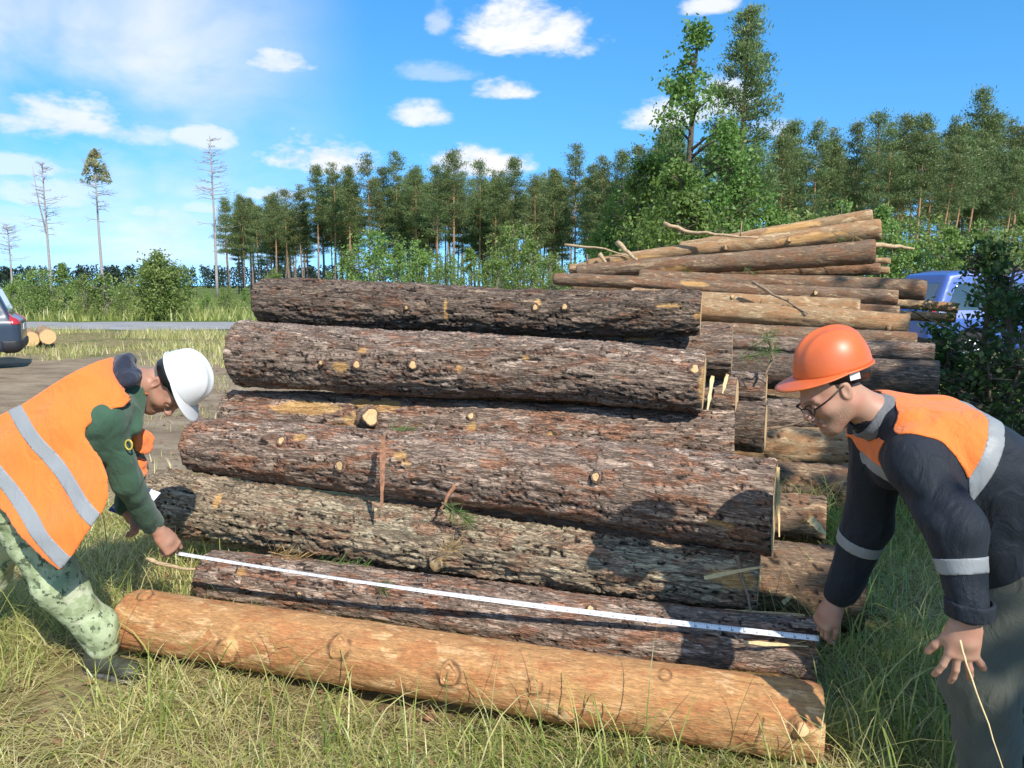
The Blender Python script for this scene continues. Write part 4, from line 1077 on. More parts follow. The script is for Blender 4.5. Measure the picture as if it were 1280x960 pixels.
# ================================================================= man in the white helmet (left)
def left_man():
    root = empty('person', (-1.85, 3.1, 0), 'man bending at left in white helmet, orange vest and camouflage trousers', 'person', 'men measuring the logs')
    Pc = pt(22, 596, 3.16); Nb = pt(158, 484, 3.22)
    TP, s, l, n, ch = torso(Pc, Nb, (0, -.86, -.5), wid=.095, rp=.135, rc=.125, rs=.075)
    back = -n if n.z < 0 else n
    shR = Nb-s*.10+l*.175; shL = Nb-s*.08-l*.18
    elR = pt(158, 600, 3.22); wrR = pt(195, 660, 3.5); elL = pt(165, 585, 3.62); wrL = pt(158, 632, 3.58)
    hipR = Pc+l*.09+Vector((0, 0, -.03)); hipL = Pc-l*.09+Vector((0, 0, -.03))
    knR = pt(72, 730, 3.14); anR = pt(124, 796, 3.25); knL = pt(-18, 725, 3.42); anL = pt(-60, 790, 3.42)
    # head
    ho = pt(208, 481, 3.30); fw = Vector((.27, -.16, -.95)); up = Vector((.95, -.10, .27)); R = frame(fw, up)
    # body: one continuous skin surface
    body = head_prims(ho, R, 1.05)
    nkb = Nb+s*.02
    body += [cone(A3(ho)+R @ A3((-.03, 0, -.05)), nkb, .055, .062, .03), cone(nkb, Nb-s*.12, .06, .09, .05), cone(Nb-s*.12, Pc, .10, .11, .06)]
    body += [cone(Nb-s*.09+l*.03, shR, .06, .045, .04), cone(shR, elR, .045, .038, .03), cone(elR, wrR, .038, .027, .02), cone(Nb-s*.09-l*.03, shL, .06, .045, .04), cone(shL, elL, .045, .038, .03), cone(elL, wrL, .038, .027, .02)]
    hd = (pt(225, 696, 3.57)-wrR).normalized(); hw = wrR+hd*.03
    body += [cone(wrR-hd*.03, hw, .027, .027, .02)]
    body += hand_prims(hw, hd, Vector((.45, -.62, .62)), -1, [(28, 50, 35), (45, 65, 40), (55, 70, 40), (62, 70, 40)], spread=(4, 1, -2, -5), tcurl=(15, 20), tspread=24, scale=1.12)
    body += hand_prims(wrL+Vector((.0, 0, -.02)), (.55, -.1, -.8), (.5, .6, .3), 1, [(40, 50, 25)]*4)
    for hp, kn, an in ((hipR, knR, anR), (hipL, knL, anL)): body += [cone(Pc, hp, .09, .08, .05), cone(hp, kn, .075, .052, .03), cone(kn, an, .052, .036, .02)]
    V, F = sculpt(body, .0035); V = relax(V, F, 1, .25); bd = mesh_from('body', V, F, MAT['skin_tanned'], root, True, face_marks(V, ho, R))
    thin_hidden(bd, (np.linalg.norm(V-A3(ho), axis=1) > .22) & (np.linalg.norm(V-A3(hw+hd*.08), axis=1) > .17))
    # hair below the helmet
    hp = [ell(A3(ho)+R @ A3((-.012, 0, .047)), (.101, .079, .095), R, .01)]
    def hcut(d, P):
        q = (P-A3(ho)) @ R; side = np.maximum(np.maximum(q[:, 0]-.006, -.028-q[:, 2]+.25*(q[:, 0]+.05)), -1); fr = np.minimum(side, np.maximum(.045-q[:, 2], q[:, 0]-.06))
        return np.maximum(np.maximum(d, fr), -(d+.006))
    V, F = sculpt(hp, .0045, lambda d, P: np.maximum(d-.0015*np.abs(fbm(P*160, 2, 3)), hcut(d, P))); mesh_from('hair', V, F, MAT['hair_grey'], root)
    Rh = frame(Vector((.40, .02, -.91)), Vector((.91, .05, .41)))
    helmet(root, A3(ho)+R @ A3((-.004, 0, .066)), Rh, 'helmet_white', .96)
    # trousers
    TR = [cone(Pc-s*.05+l*.08, Pc+s*.10+l*.08, .14, .13, .06), cone(Pc-s*.05-l*.08, Pc+s*.10-l*.08, .14, .13, .06)]
    for hp_, kn, an in ((hipR, knR, anR), (hipL, knL, anL)):
        TR += [cone(hp_, kn, .122, .090, .05), cone(kn, an+Vector((0, 0, .03)), .088, .074, .05), cone(an+Vector((-.01, 0, .06)), an+Vector((.01, 0, -.02)), .078, .070, .03)]
    V, F = sculpt(TR, .0085, cloth_noise(.007, 6, 41, .003)); mesh_from('trousers', V, F, MAT['camouflage'], root)
    boot(root, anR, gz(anR.x, anR.y)-.005, (.93, -.35)); boot(root, anL, gz(anL.x, anL.y)-.005, (.95, -.2))
    # jacket
    JK = list(TP)+[cone(Nb-s*.10+l*.05, shR, .085, .075, .06), cone(shR, elR, .070, .058, .04), cone(elR, wrR-hd*.03, .060, .049, .035), cone(Nb-s*.08-l*.05, shL, .085, .075, .06), cone(shL, elL, .075, .062, .04), cone(elL, wrL, .064, .05, .03)]
    JK += [cone(Nb-s*.04-back*.02, Nb+s*.035-back*.0, .078, .070, .04)]                     # standing collar
    JK += [cone(Nb-back*.03+s*.01, pt(170, 536, 3.16), .055, .028, .03)]                     # placket hanging from the throat
    hole = lambda d, P: np.maximum(cloth_noise(.005, 7, 17, .002)(d, P), .060-np.linalg.norm((P-A3(nkb+s*.02))-np.outer((P-A3(nkb+s*.02)) @ A3(s), A3(s)), axis=1)-10*np.clip(.0-((P-A3(nkb)) @ A3(s)), 0, 1))
    V, F = sculpt(JK, .0075, hole); jk = mesh_from('jacket', V, F, MAT['green_cloth'], root)
    V, F = sculpt([ell(pt(147, 463, 3.20), (.085, .10, .050), frame(s, back), .03), ell(pt(160, 472, 3.14), (.055, .07, .035), frame(s+Vector((0, 0, -.5)), back), .03)], .006, cloth_noise(.006, 12, 5, .002))
    mesh_from('hood', V, F, MAT['navy_hood'], jk)
    bc = pt(161, 556, 3.10); mb = MB()
    mb.tube([bc+Vector((math.cos(a*.5236)*.014, -.0, math.sin(a*.5236)*.020)) for a in range(13)], .0035, 6, False); mb.build('badge', MAT['gold_thread'], jk)
    # vest: loose shell over the jacket, cut to the outline of the tabard
    m_ = Vector((-.18, -.95, .26)); m_ = (m_-s*m_.dot(s)).normalized()
    vc_ = pt(52, 592, 3.15); w_ = s.cross(m_); w_ = w_ if w_.z < 0 else -w_
    VP = [rbox(vc_+w_*.10, (.50, .44, .185), np.array([s, m_.cross(s), m_]).T, .14, .08)]+list(TP)
    outl = [(88, 455), (35, 488), (0, 512), (-60, 540), (-90, 600), (-60, 610), (0, 645), (44, 684), (78, 712), (96, 690), (111, 665), (128, 640), (135, 620), (131, 598), (118, 580), (100, 563), (90, 552), (90, 541), (105, 526), (116, 519), (130, 517), (132, 509), (124, 497), (104, 476)]
    pl = [(pt(x, y, 2.88).x, pt(x, y, 2.88).z) for x, y in outl]
    fold = lambda d, P: np.where(np.abs(d) < .08, d+.015*np.sin(((P-A3(vc_)) @ A3(w_))*17+2.0*fbm(P*3, 2, 5))*np.clip(.5+((P-A3(vc_)) @ A3(w_))*2.2, .15, 1)+.006*fbm(P*7, 2, 71), d)
    def vest(d, P):
        d = fold(d, P)-.024; sh_ = np.maximum(d, -(d+.013))
        q = P-A3(vc_); far = np.minimum(-.04-(q @ A3(m_)), (q @ A3(w_))+.06)          # open side: no far flap
        return np.maximum(np.maximum(sh_, poly_sdf(pl, P[:, [0, 2]])), far)
    V, F = sculpt(VP, .0062, vest, pad=.06, slack=.05); V = relax(V, F, 4, .5)
    vs = mesh_from('vest', V, F, MAT['hi_vis_orange'], root)
    core = lambda C: fold(field(VP, C), C)-.024
    out = lambda C, N: core(C) > -.0045
    for (px, py) in ((81, 563), (50, 614)):
        c = pt(px, py, 3.1)
        band_on('reflective_stripe', vs, [(c+s*.027, s), (c-s*.027, -s)], 'reflective_grey', vs, .0025, out)
    Rq = frame(Vector((.93, -.1, .30)), Vector((-.30, 0, .95)))
    V, F = sculpt([ell(pt(179, 552, 3.33), (.015, .075, .062), Rq, .02), ell(pt(173, 584, 3.33), (.011, .065, .05), Rq, .04)], .005, cloth_noise(.005, 18, 9)); mesh_from('front_panel', V, F, MAT['hi_vis_orange'], vs)
    # folder in the far hand
    fd = empty('clipboard', pt(165, 634, 3.62), 'blue folder with white paper held behind the green sleeve', 'folder')
    Rf = Matrix(frame(Vector((.85, -.1, -.28)), Vector((.2, -.55, .8))).tolist())
    MB().box(pt(168, 628, 3.62), (.075, .085, .004), Rf).build('cover', MAT['folder_blue'], fd, False, .002)
    MB().box(pt(171, 625, 3.612), (.07, .08, .002), Rf).build('paper', MAT['paper'], fd, False)
    return root, wrR, hd
left_man()

# ================================================================= man in the orange helmet (right)
def right_man():
    root = empty('person', (1.6, 2.25, 0), 'man bending at right in orange helmet and navy jacket with orange yoke', 'person', 'men measuring the logs')
    Pc = pt(1325, 632, 2.42); Nb = pt(1102, 524, 2.46)
    TP, s, l, n, ch = torso(Pc, Nb, (-.06, -1, -.12), wid=.10, rp=.145, rc=.135, rs=.075)
    back = n if n.z > 0 else -n
    shL = Nb-s*.09+l*.18-back*.055; shR = Nb-s*.06-l*.17-back*.03
    elL = pt(1193, 662, 2.14); wrL = pt(1211, 768, 2.10); elR = pt(1086, 655, 2.76); wrR = pt(1050, 740, 2.87)
    hipL = Pc+l*.09-back*.04; hipR = Pc-l*.09-back*.04
    knL = pt(1228, 850, 2.31); anL = pt(1236, 972, 2.36); knR = pt(1310, 860, 2.55); anR = pt(1345, 965, 2.6)
    ho = pt(1040, 489, 2.44); fw = Vector((-.81, -.10, -.58)); up = Vector((-.58, 0, .81)); R = frame(fw, up)
    body = head_prims(ho, R, .98, .93)
    nkb = Nb+s*.0
    body += [cone(A3(ho)+R @ A3((-.032, 0, -.045)), nkb, .054, .060, .03), cone(nkb, Nb-s*.12, .06, .09, .05), cone(Nb-s*.12, Pc, .10, .11, .06)]
    body += [cone(Nb-s*.09+l*.03, shL, .06, .045, .04), cone(shL, elL, .045, .038, .03), cone(elL, wrL, .038, .027, .02), cone(Nb-s*.09-l*.03, shR, .06, .045, .04), cone(shR, elR, .045, .038, .03), cone(elR, wrR, .038, .029, .02)]
    hd = (pt(1006, 818, 2.95)-wrR).normalized(); hw = wrR+hd*.05
    body += [cone(wrR-hd*.03, hw, .030, .028, .02)]
    body += hand_prims(hw, hd, Vector((-.75, -.35, .5)), -1, [(22, 34, 20), (26, 36, 22), (30, 40, 24), (36, 42, 24)], spread=(4, 1, -3, -7), tcurl=(12, 16), tspread=22, scale=1.12)
    hl = Vector((-.10, .0, -1)); hwL = wrL+hl*.022
    body += [cone(wrL-hl*.03, hwL, .029, .028, .02)]
    body += hand_prims(hwL, hl, Vector((-.05, -1, .28)), 1, [(2, 16, 12), (0, 18, 14), (2, 18, 14), (6, 20, 14)], spread=(14, -4, -24, -44), tcurl=(8, 14), tspread=40, scale=1.12)
    for hp, kn, an in ((hipL, knL, anL), (hipR, knR, anR)): body += [cone(Pc, hp, .09, .08, .05), cone(hp, kn, .075, .052, .03), cone(kn, an, .052, .036, .02)]
    V, F = sculpt(body, .0033); V = relax(V, F, 1, .25); bd = mesh_from('body', V, F, MAT['skin_light'], root, True, face_marks(V, ho, R, .93))
    thin_hidden(bd, (np.linalg.norm(V-A3(ho), axis=1) > .22) & (np.linalg.norm(V-A3(hw+hd*.08), axis=1) > .17) & (np.linalg.norm(V-A3(hwL+hl*.08), axis=1) > .17))
    hp = [ell(A3(ho)+R @ (A3((-.012, 0, .047))*.93), A3((.101, .079, .095))*.93, R, .01)]
    def hcut(d, P):
        q = (P-A3(ho)) @ R; a = np.maximum(q[:, 0]-.010, -.030-q[:, 2]+.3*(q[:, 0]+.05)); b_ = np.maximum(.040-q[:, 2], q[:, 0]-.022)
        return np.maximum(np.maximum(d, np.minimum(a, b_)), -(d+.006))
    V, F = sculpt(hp, .0045, lambda d, P: np.maximum(d-.0015*np.abs(fbm(P*160, 2, 3)), hcut(d, P))); mesh_from('hair', V, F, MAT['hair_dark'], root)
    Rh = frame(Vector((-.965, -.05, -.24)), Vector((-.24, -.02, .965)))
    h = helmet(root, pt(1041, 462, 2.44), Rh, 'helmet_orange', .945)
    bk_ = pt(1068, 470, 2.358); MB().box(bk_, (.016, .004, .011), Matrix(Rh.tolist())).build('buckle', MAT['paper'], h, False)
    mb = MB(); T = lambda p: Vector(A3(ho)+R @ (A3(p)*.93))                                 # glasses
    for sd in (-1, 1):
        mb.tube([T((-.012, .084*sd, .022)), T((.05, .080*sd, .012)), T((.108, .062*sd, .006))], .0026, 6)
        mb.tube([T((.110+.004*math.cos(a), .033*sd+.025*math.cos(a*math.pi/8), .003+.017*math.sin(a*math.pi/8))) for a in range(17)], .0022, 5, False)
    mb.tube([T((.117, -.010, .008)), T((.117, .010, .008))], .002, 5); mb.build('glasses', MAT['black_plastic'], root)
    TR = [cone(Pc+l*.08-back*.02, Pc-s*.12+l*.08-back*.05, .15, .13, .06), cone(Pc-l*.08-back*.02, Pc-s*.12-l*.08-back*.05, .15, .13, .06)]
    for hp_, kn, an in ((hipL, knL, anL), (hipR, knR, anR)):
        TR += [cone(hp_-s*.04, kn, .135, .105, .05), cone(kn, an+Vector((0, 0, .03)), .105, .088, .04)]
    V, F = sculpt(TR, .0085, cloth_noise(.007, 5, 43, .002)); mesh_from('trousers', V, F, MAT['olive_cloth'], root)
    boot(root, anL, gz(anL.x, anL.y)-.005, (-.9, -.3)); boot(root, anR, gz(anR.x, anR.y)-.005, (-.9, -.2))
    JK = list(TP)+[cone(Nb-s*.10+l*.05, shL, .095, .084, .06), cone(shL, elL, .088, .074, .05), cone(elL, wrL+Vector((0, 0, .02)), .076, .055, .04), cone(Nb-s*.08-l*.05, shR, .10, .09, .06), cone(shR, elR, .09, .078, .05), cone(elR, wrR, .078, .060, .04)]
    JK += [cone(ch+l*.05-back*.02, pt(1262, 700, 2.38), .14, .115, .08), cone(ch-l*.05-back*.02, pt(1255, 690, 2.6), .14, .10, .08), cone(Nb-s*.12-back*.03, pt(1114, 590, 2.55), .095, .055, .06)]
    JK += [cone(Nb-s*.03, Nb+s*.03-back*.005, .082, .072, .03)]
    V, F = sculpt(JK, .0075, lambda d, P: np.maximum(cloth_noise(.006, 5.5, 23, .002)(d, P), .058-np.linalg.norm((P-A3(nkb+s*.03))-np.outer((P-A3(nkb+s*.03)) @ A3(s), A3(s)), axis=1)-10*np.clip(-((P-A3(nkb+s*.0)) @ A3(s)), 0, 1)))
    jk = mesh_from('jacket', V, F, MAT['navy_cloth'], root)
    # collar, grey lined
    V, F = sculpt([cone(Nb+s*.005, Nb+s*.05-back*.012, .080, .074, .02)], .005, lambda d, P: np.maximum(np.maximum(d, -(d+.012)), np.maximum((P-A3(Nb+s*.048)) @ A3(s), -((P-A3(Nb+s*.0)) @ A3(s)))))
    mesh_from('collar', V, F, MAT['collar_grey'], jk)
    # orange yoke on shoulders and chest, bordered by a reflective band
    def near_torso(C, N):
        d = field(TP+[cone(Nb-s*.10+l*.05, Nb-s*.10+l*.10, .10, .095, .06), cone(Nb-s*.08-l*.05, shR, .10, .09, .06), cone(Nb-s*.12-back*.03, pt(1114, 590, 2.55), .095, .055, .06)], C)
        arm = np.minimum(dist(cone(shL-back*.01, elL, .108, .095), C), dist(cone(shR, elR, .095, .08), C))
        return (d < .03) & (arm > .0)
    y0 = Nb-s*.205
    low = Nb-back*.135
    band_on('orange_yoke', jk, [(y0, -s), (Nb+s*.005, s), (low, -back)], 'hi_vis_orange', jk, .004, near_torso)
    band_on('reflective_stripe', jk, [(y0, -s), (Nb+s*.005, s), (low-back*.035, -back), (low, back)], 'reflective_grey', jk, .0035, near_torso)
    band_on('reflective_stripe', jk, [(y0-s*.048, -s), (y0, s)], 'reflective_grey', jk, .0035, near_torso)
    # reflective bands round the sleeves
    def sleeve_band(a, b, f, name='sleeve_band', hw=.021):
        a, b = Vector(a), Vector(b); u = (b-a).normalized(); c = a.lerp(b, f); L_ = (b-a).length
        kp = lambda C, N: (dist(cone(a.lerp(b, max(0, f-.25)), a.lerp(b, min(1, f+.25)), .09, .08), C) < .035)
        band_on(name, jk, [(c+u*hw, u), (c-u*hw, -u)], 'reflective_grey', jk, .003, kp)
    sleeve_band(elL, wrL, .42); sleeve_band(elR, wrR, .26)
    cf = [cone(wrL+Vector((0, 0, .035)), wrL+Vector((0, 0, .004)), .062, .060, .01)]
    V, F = sculpt(cf, .005, lambda d, P: np.maximum(np.maximum(d, .052-np.hypot(P[:, 0]-wrL.x, P[:, 1]-wrL.y)), np.abs(P[:, 2]-wrL.z-.018)-.024)); mesh_from('cuff', V, F, MAT['navy_cloth'], jk)
right_man()
# ---------------------------------------------------------------- cars
simple('paint_greyblue', (.03, .045, .07), .35, var=.05, scale=3, coat=.3)
simple('paint_blue', (.06, .13, .42), .35, var=.05, scale=3, coat=.4)
simple('tyre_rubber', (.018, .018, .018), .85, var=.2, scale=30)
simple('rim_alloy', (.42, .43, .44), .35, metal=.8, var=.08)
simple('dark_trim', (.02, .02, .022), .6, var=.1)
simple('lamp_red', (.45, .03, .035), .2, var=.1, coat=.5)
simple('lamp_clear', (.7, .7, .7), .15, var=.1, coat=.5)
simple('plate_white', (.7, .7, .68), .4, var=.03)
m, t, b = new_mat('car_glass'); b.inputs['Base Color'].default_value = (.05, .07, .07, 1); b.inputs['Roughness'].default_value = .06; b.inputs['Specular IOR Level'].default_value = .9; b.inputs['Coat Weight'].default_value = 1
t.l.new(t.ramp(t.noise(objc(t), 2, 2), [(.3, (.035, .05, .045)), (.7, (.07, .09, .085))]), b.inputs['Base Color'])
def car(name, label, paint, H=1.68, L=4.4, wagon=True):
    root = empty(name, (0, 0, 0), label, 'car', 'parked cars')
    hl = L/2
    cab = [(-hl+.10, .95), (-hl+.38, H-.06), (-hl+.75, H), (.35, H-.005), (.62, H-.05), (1.22, .98)] if wagon else [(-hl+.2, .95), (-hl+.5, H-.05), (-hl+.9, H), (.3, H), (.6, H-.06), (1.2, .98)]
    cabp = np.array(cab); c0 = cabp.mean(0); cin = c0+(cabp-c0)*.93
    lowp = [rbox((0, 0, .66), (hl, .865, .33), np.eye(3), .14, .1)]
    wheels = [(-hl+.82, .33), (hl-.86, .33)]
    def shape(d, P):
        hood = P[:, 2]-(1.02-.10*np.clip((P[:, 0]-1.0)/1.1, 0, 1)); d = np.maximum(d, hood*.95)
        tum = np.abs(P[:, 1])-(.80-np.clip(P[:, 2]-.95, 0, 1)*.24)+.05
        q = np.stack([poly_sdf(cin, P[:, [0, 2]]), tum], 1)
        e = np.linalg.norm(np.maximum(q, 0), axis=1)+np.minimum(q.max(1), 0)-.06
        k = .05; h = np.maximum(k-np.abs(d-e), 0)/k; d = np.minimum(d, e)-h*h*k*.25
        for wx, wz in wheels: d = np.maximum(d, np.where(np.abs(P[:, 1]) > .5, .40-np.hypot(P[:, 0]-wx, P[:, 2]-wz), -1))
        return np.maximum(d, .24-P[:, 2])
    big = lowp+[rbox((0, 0, 1.2), (hl, .8, .55), np.eye(3), .1, .1)]
    base = lambda P: shape(field(lowp, P), P)
    V, F = sculpt(big, .036, lambda d, P: base(P), slack=.35); V = relax(V, F, 2, .4)
    mesh_from('body', V, F, MAT[paint], root)
    def panel(nm, poly, mat, off=.006, par=root, axis=(0, 2), side=None, res=.028):
        f = lambda d, P: np.maximum(np.maximum(np.maximum(base(P)-off, -(base(P)+.045)), poly_sdf(poly, P[:, list(axis)])), side(P) if side is not None else -1)
        Vv, Ff = sculpt(big, res, f, slack=.10); return mesh_from(nm, Vv, Ff, MAT[mat], par)
    zb, zt = 1.0, H-.16
    wins = [[(-hl+.34, zb), (-hl+.55, zt-.02), (-hl+1.12, zt), (-hl+1.12, zb)], [(-hl+1.2, zb), (-hl+1.2, zt), (-.22, zt), (-.22, zb)], [(-.12, zb), (-.12, zt), (.38, zt-.02), (.95, zb)]]
    for sd in (-1, 1):
        for w in wins: panel('side_window', np.array(w), 'car_glass', side=lambda P, sd=sd: .45-P[:, 1]*sd)
    panel('rear_window', np.array([(-.62, 1.02), (-.55, H-.16), (.55, H-.16), (.62, 1.02)]), 'car_glass', axis=(1, 2), side=lambda P: P[:, 0]+hl-.62)
    panel('windscreen', np.array([(-.66, 1.03), (-.56, H-.12), (.56, H-.12), (.66, 1.03)]), 'car_glass', axis=(1, 2), side=lambda P: .5-P[:, 0])
    for sd in (-1, 1):
        panel('tail_light', np.array([(-hl-.05, .86), (-hl-.05, 1.22), (-hl+.22, 1.24), (-hl+.16, .86)]), 'lamp_red', .010, side=lambda P, sd=sd: .60-P[:, 1]*sd)
        panel('headlight', np.array([(hl-.28, .70), (hl-.34, .88), (hl+.1, .88), (hl+.1, .70)]), 'lamp_clear', .010, side=lambda P, sd=sd: .50-P[:, 1]*sd)
    panel('bumper', np.array([(-hl-.1, .30), (-hl-.1, .56), (-hl+.34, .56), (-hl+.30, .30)]), 'dark_trim', .022)
    panel('bumper', np.array([(hl-.34, .30), (hl-.36, .56), (hl+.1, .56), (hl+.1, .30)]), 'dark_trim', .022)
    for wx, wz in wheels:
        for sd in (-1, 1):
            wh = mesh_lathe('wheel', [(.0, .02), (.12, .02)], wx, wz, sd, root)
    for sd in (-1, 1):
        mb = MB(); mb.tube([(-hl+.75, .60*sd, H-.01), (-hl+.8, .60*sd, H+.05), (.2, .60*sd, H+.05), (.32, .60*sd, H-.01)], .016, 6); mb.build('roof_rail', MAT['dark_trim'], root)
        for x in (-hl+1.0, -.45): MB().box((x-.55+.6, .872*sd, .90), (.09, .016, .014)).build('door_handle', MAT['dark_trim'], root, True, .006)
        MB().box((.78, .95*sd, 1.06), (.06, .10, .07)).build('mirror', MAT[paint], root, True, .03)
    MB().box((-hl-.012, 0, .80), (.006, .26, .056)).build('number_plate', MAT['plate_white'], root, False)
    return root
def mesh_lathe(name, prof, wx, wz, sd, root):
    y0 = .80*sd; n = 36
    def ring(prf, nm, mat, par):
        V = []; F = []
        for k in range(n):
            a = 2*math.pi*k/n
            for (r, y) in prf: V.append((wx+r*math.cos(a), y0+y*sd, wz+r*math.sin(a)))
        m_ = len(prf)
        for k in range(n):
            for q in range(m_-1): F.append((k*m_+q, k*m_+q+1, ((k+1) % n)*m_+q+1, ((k+1) % n)*m_+q))
        return mesh_from(nm, np.array(V), F, MAT[mat], par)
    w = ring([(.20, -.13), (.30, -.13), (.335, -.09), (.335, .05), (.31, .075), (.215, .07), (.205, .03)], 'wheel', 'tyre_rubber', root)
    ring([(.215, .05), (.20, .06), (.185, .02), (.02, .0)], 'rim', 'dark_trim', w)
    mb = MB()
    for k in range(6):
        a = 2*math.pi*k/6+.2; R_ = Matrix(((math.cos(a), 0, -math.sin(a)), (0, 1, 0), (math.sin(a), 0, math.cos(a))))
        mb.box(Vector((wx, y0+.045*sd, wz))+R_ @ Vector((.105, 0, 0)), (.10, .012, .022), R_)
    mb.tube([(wx, y0+.02*sd, wz), (wx, y0+.062*sd, wz)], .05, 12); mb.tube([(wx+.198*math.cos(a*math.pi/18), y0+.056*sd, wz+.198*math.sin(a*math.pi/18)) for a in range(37)], .013, 6, False)
    mb.build('spokes', MAT['rim_alloy'], w); return w
cA = car('parked_car', 'dark grey blue car cut by the left edge, tail and wheel showing', 'paint_greyblue', 1.70, 4.3)
p = pty(8, 440, 14.9); cA.location = (p.x-2.15*math.cos(.50), 14.9-2.15*math.sin(.50)+.6, gz(p.x, 14.0)+.01); cA.rotation_euler = (0, 0, math.pi+.50)
cB = car('parked_car', 'blue estate car half hidden behind logs and saplings at right', 'paint_blue', 1.66, 4.6)
p = pty(1136, 360, 13.6); cB.location = (p.x+2.3, 14.0, gz(p.x+2.3, 14.0)+.01); cB.rotation_euler = (0, 0, .06)
# ---------------------------------------------------------------- measuring tape
m, t, b = new_mat('tape'); lc = attr(t, 'lc', 'Vector'); sp = t.new('ShaderNodeSeparateXYZ'); t.l.new(lc, sp.inputs[0]); u_, v_ = sp.outputs[0], sp.outputs[1]
def ticks(period, duty, vlo):
    f = t.math('FRACT', t.math('MULTIPLY', u_, 1/period)); return t.math('MULTIPLY', t.math('LESS_THAN', f, duty), t.math('GREATER_THAN', v_, vlo))
mk = t.math('MAXIMUM', t.math('MAXIMUM', ticks(.005, .28, .78), ticks(.01, .18, .6)), ticks(.05, .06, .3))
num = t.math('MULTIPLY', t.math('LESS_THAN', t.math('FRACT', t.math('MULTIPLY', u_, 20)), .22), t.math('LESS_THAN', t.math('ABSOLUTE', t.math('SUBTRACT', v_, .32)), .17))
mk = t.math('MAXIMUM', mk, num)
t.l.new(t.mix(mk, (.78, .79, .80, 1), (.30, .31, .34, 1)), b.inputs['Base Color']); b.inputs['Roughness'].default_value = .35
tA = pt(222, 691.5, 3.57); tB = pt(1024, 798, 2.955); n = 160; V = []; LC = []; F = []
ax = (tB-tA).normalized(); nrm = Vector((.15, -.62, .78)); nrm = (nrm-ax*nrm.dot(ax)).normalized(); wd = ax.cross(nrm)
for k in range(n+1):
    f = k/n; c = tA.lerp(tB, f)-Vector((0, 0, .022*4*f*(1-f))); tw = .45*math.sin(f*5+.5)
    w2 = wd*math.cos(tw)+nrm*math.sin(tw); n2 = nrm*math.cos(tw)-wd*math.sin(tw)
    for q in range(5):
        g = q/4; V.append(c+w2*(g-.5)*.021+n2*(.0016*(1-(2*g-1)**2)*-1)); LC.append((f*3.0, 1-g, 0))
for k in range(n):
    for q in range(4): F.append((k*5+q, k*5+q+1, (k+1)*5+q+1, (k+1)*5+q))
tp = mesh_from('measuring_tape', np.array([list(v) for v in V]), F, m, None, True, {'lc': np.array(LC)}); tag(tp, 'white measuring tape stretched between the two men across the logs', 'tape')
md = tp.modifiers.new('solid', 'SOLIDIFY'); md.thickness = .0006

# ---------------------------------------------------------------- twigs, splinters, needles
rngd = np.random.RandomState(77)
def stick(name, pts, r, mat, label, cat='branch', side=0, group=None, flat=1.0, seed=0):
    pts = [Vector(p) for p in pts]; root = empty(name, pts[0], label, cat, group)
    rg = np.random.RandomState(seed+int(r*1e5)); fine = []
    for i in range(len(pts)-1):
        for k in range(4): fine.append(pts[i].lerp(pts[i+1], k/4)+Vector(rg.normal(size=3)*r*.28)*(1 if (i or k) else 0))
    fine.append(pts[-1]); N = len(fine)
    mb = MB(); mb.tube(fine, [r*(1-.6*k/(N-1)) for k in range(N)], 7); mb.build('stem', MAT[mat], root)
    for k in range(side):
        i = rg.randint(1, N-1); v = Vector(rg.normal(size=3)); v.z = abs(v.z); mb = MB(); mb.tube([fine[i], fine[i]+v.normalized()*r*3, fine[i]+v.normalized()*r*6+Vector((0, 0, r))], [r*.45, r*.3, r*.12], 5); mb.build('twig', MAT[mat], root)
    return root
stick('fallen_branch', [pt(830, 279, 8.3), pt(862, 290, 8.2), pt(905, 294, 8.0), pt(948, 297, 7.9)], .024, 'stick_pale', 'long pale bare branch lying over the far pile top', side=1)
stick('fallen_branch', [pt(706, 306, 8.8), pt(745, 309, 8.7), pt(790, 321, 8.5)], .016, 'stick_pale', 'thin pale branch poking out left of the far pile')
stick('fallen_branch', [pt(772, 304, 8.45), pt(786, 316, 8.3), pt(798, 328, 8.2)], .032, 'stick_pale', 'short thick broken branch on the far pile slope')
stick('fallen_branch', [pt(749, 318, 8.6), pt(757, 330, 8.5)], .03, 'stick_pale', 'small broken peg at the left slope of the far pile')
stick('fallen_branch', [pt(1086, 306, 8.9), pt(1118, 308, 9.0), pt(1142, 311, 9.1)], .035, 'stick_pale', 'stub of a branch jutting right from the far pile top')
stick('twig', [pt(921, 694, 3.27), pt(928, 722, 3.25), pt(940, 768, 3.16)], .010, 'twig_bark', 'short stick leaning on the mossy log near the hand')
stick('twig', [pt(940, 352, 7.0), pt(975, 372, 6.9), pt(1010, 392, 6.7)], .016, 'twig_bark', 'dark twig lying across the far pile logs', side=2)
stick('twig', [pt(962, 424, 5.0), pt(966, 446, 5.0), pt(956, 470, 4.98)], .016, 'twig_bark', 'forked twig standing among log ends left of the orange helmet', side=3)
stick('twig', [pt(1022, 519, 4.6), pt(990, 531, 4.65), pt(960, 538, 4.7)], .010, 'twig_bark', 'thin reddish twig under the nose of the right man')
stick('twig', [pt(183, 699, 3.95), pt(215, 707, 3.95), pt(258, 716, 3.9)], .014, 'stick_pale', 'pale stick on the ground left of the tape end')
stick('twig', [pt(572, 600, 3.80), pt(560, 622, 3.70), pt(549, 640, 3.68)], .013, 'bark_strip', 'crooked brown twig at the foot of the middle log')
stick('twig', [pt(1200, 800, 1.98), pt(1208, 830, 1.95), pt(1235, 905, 1.9), pt(1262, 985, 1.85)], .0028, 'pale_splinter', 'long dry yellow grass stem before the right knee', 'stem')
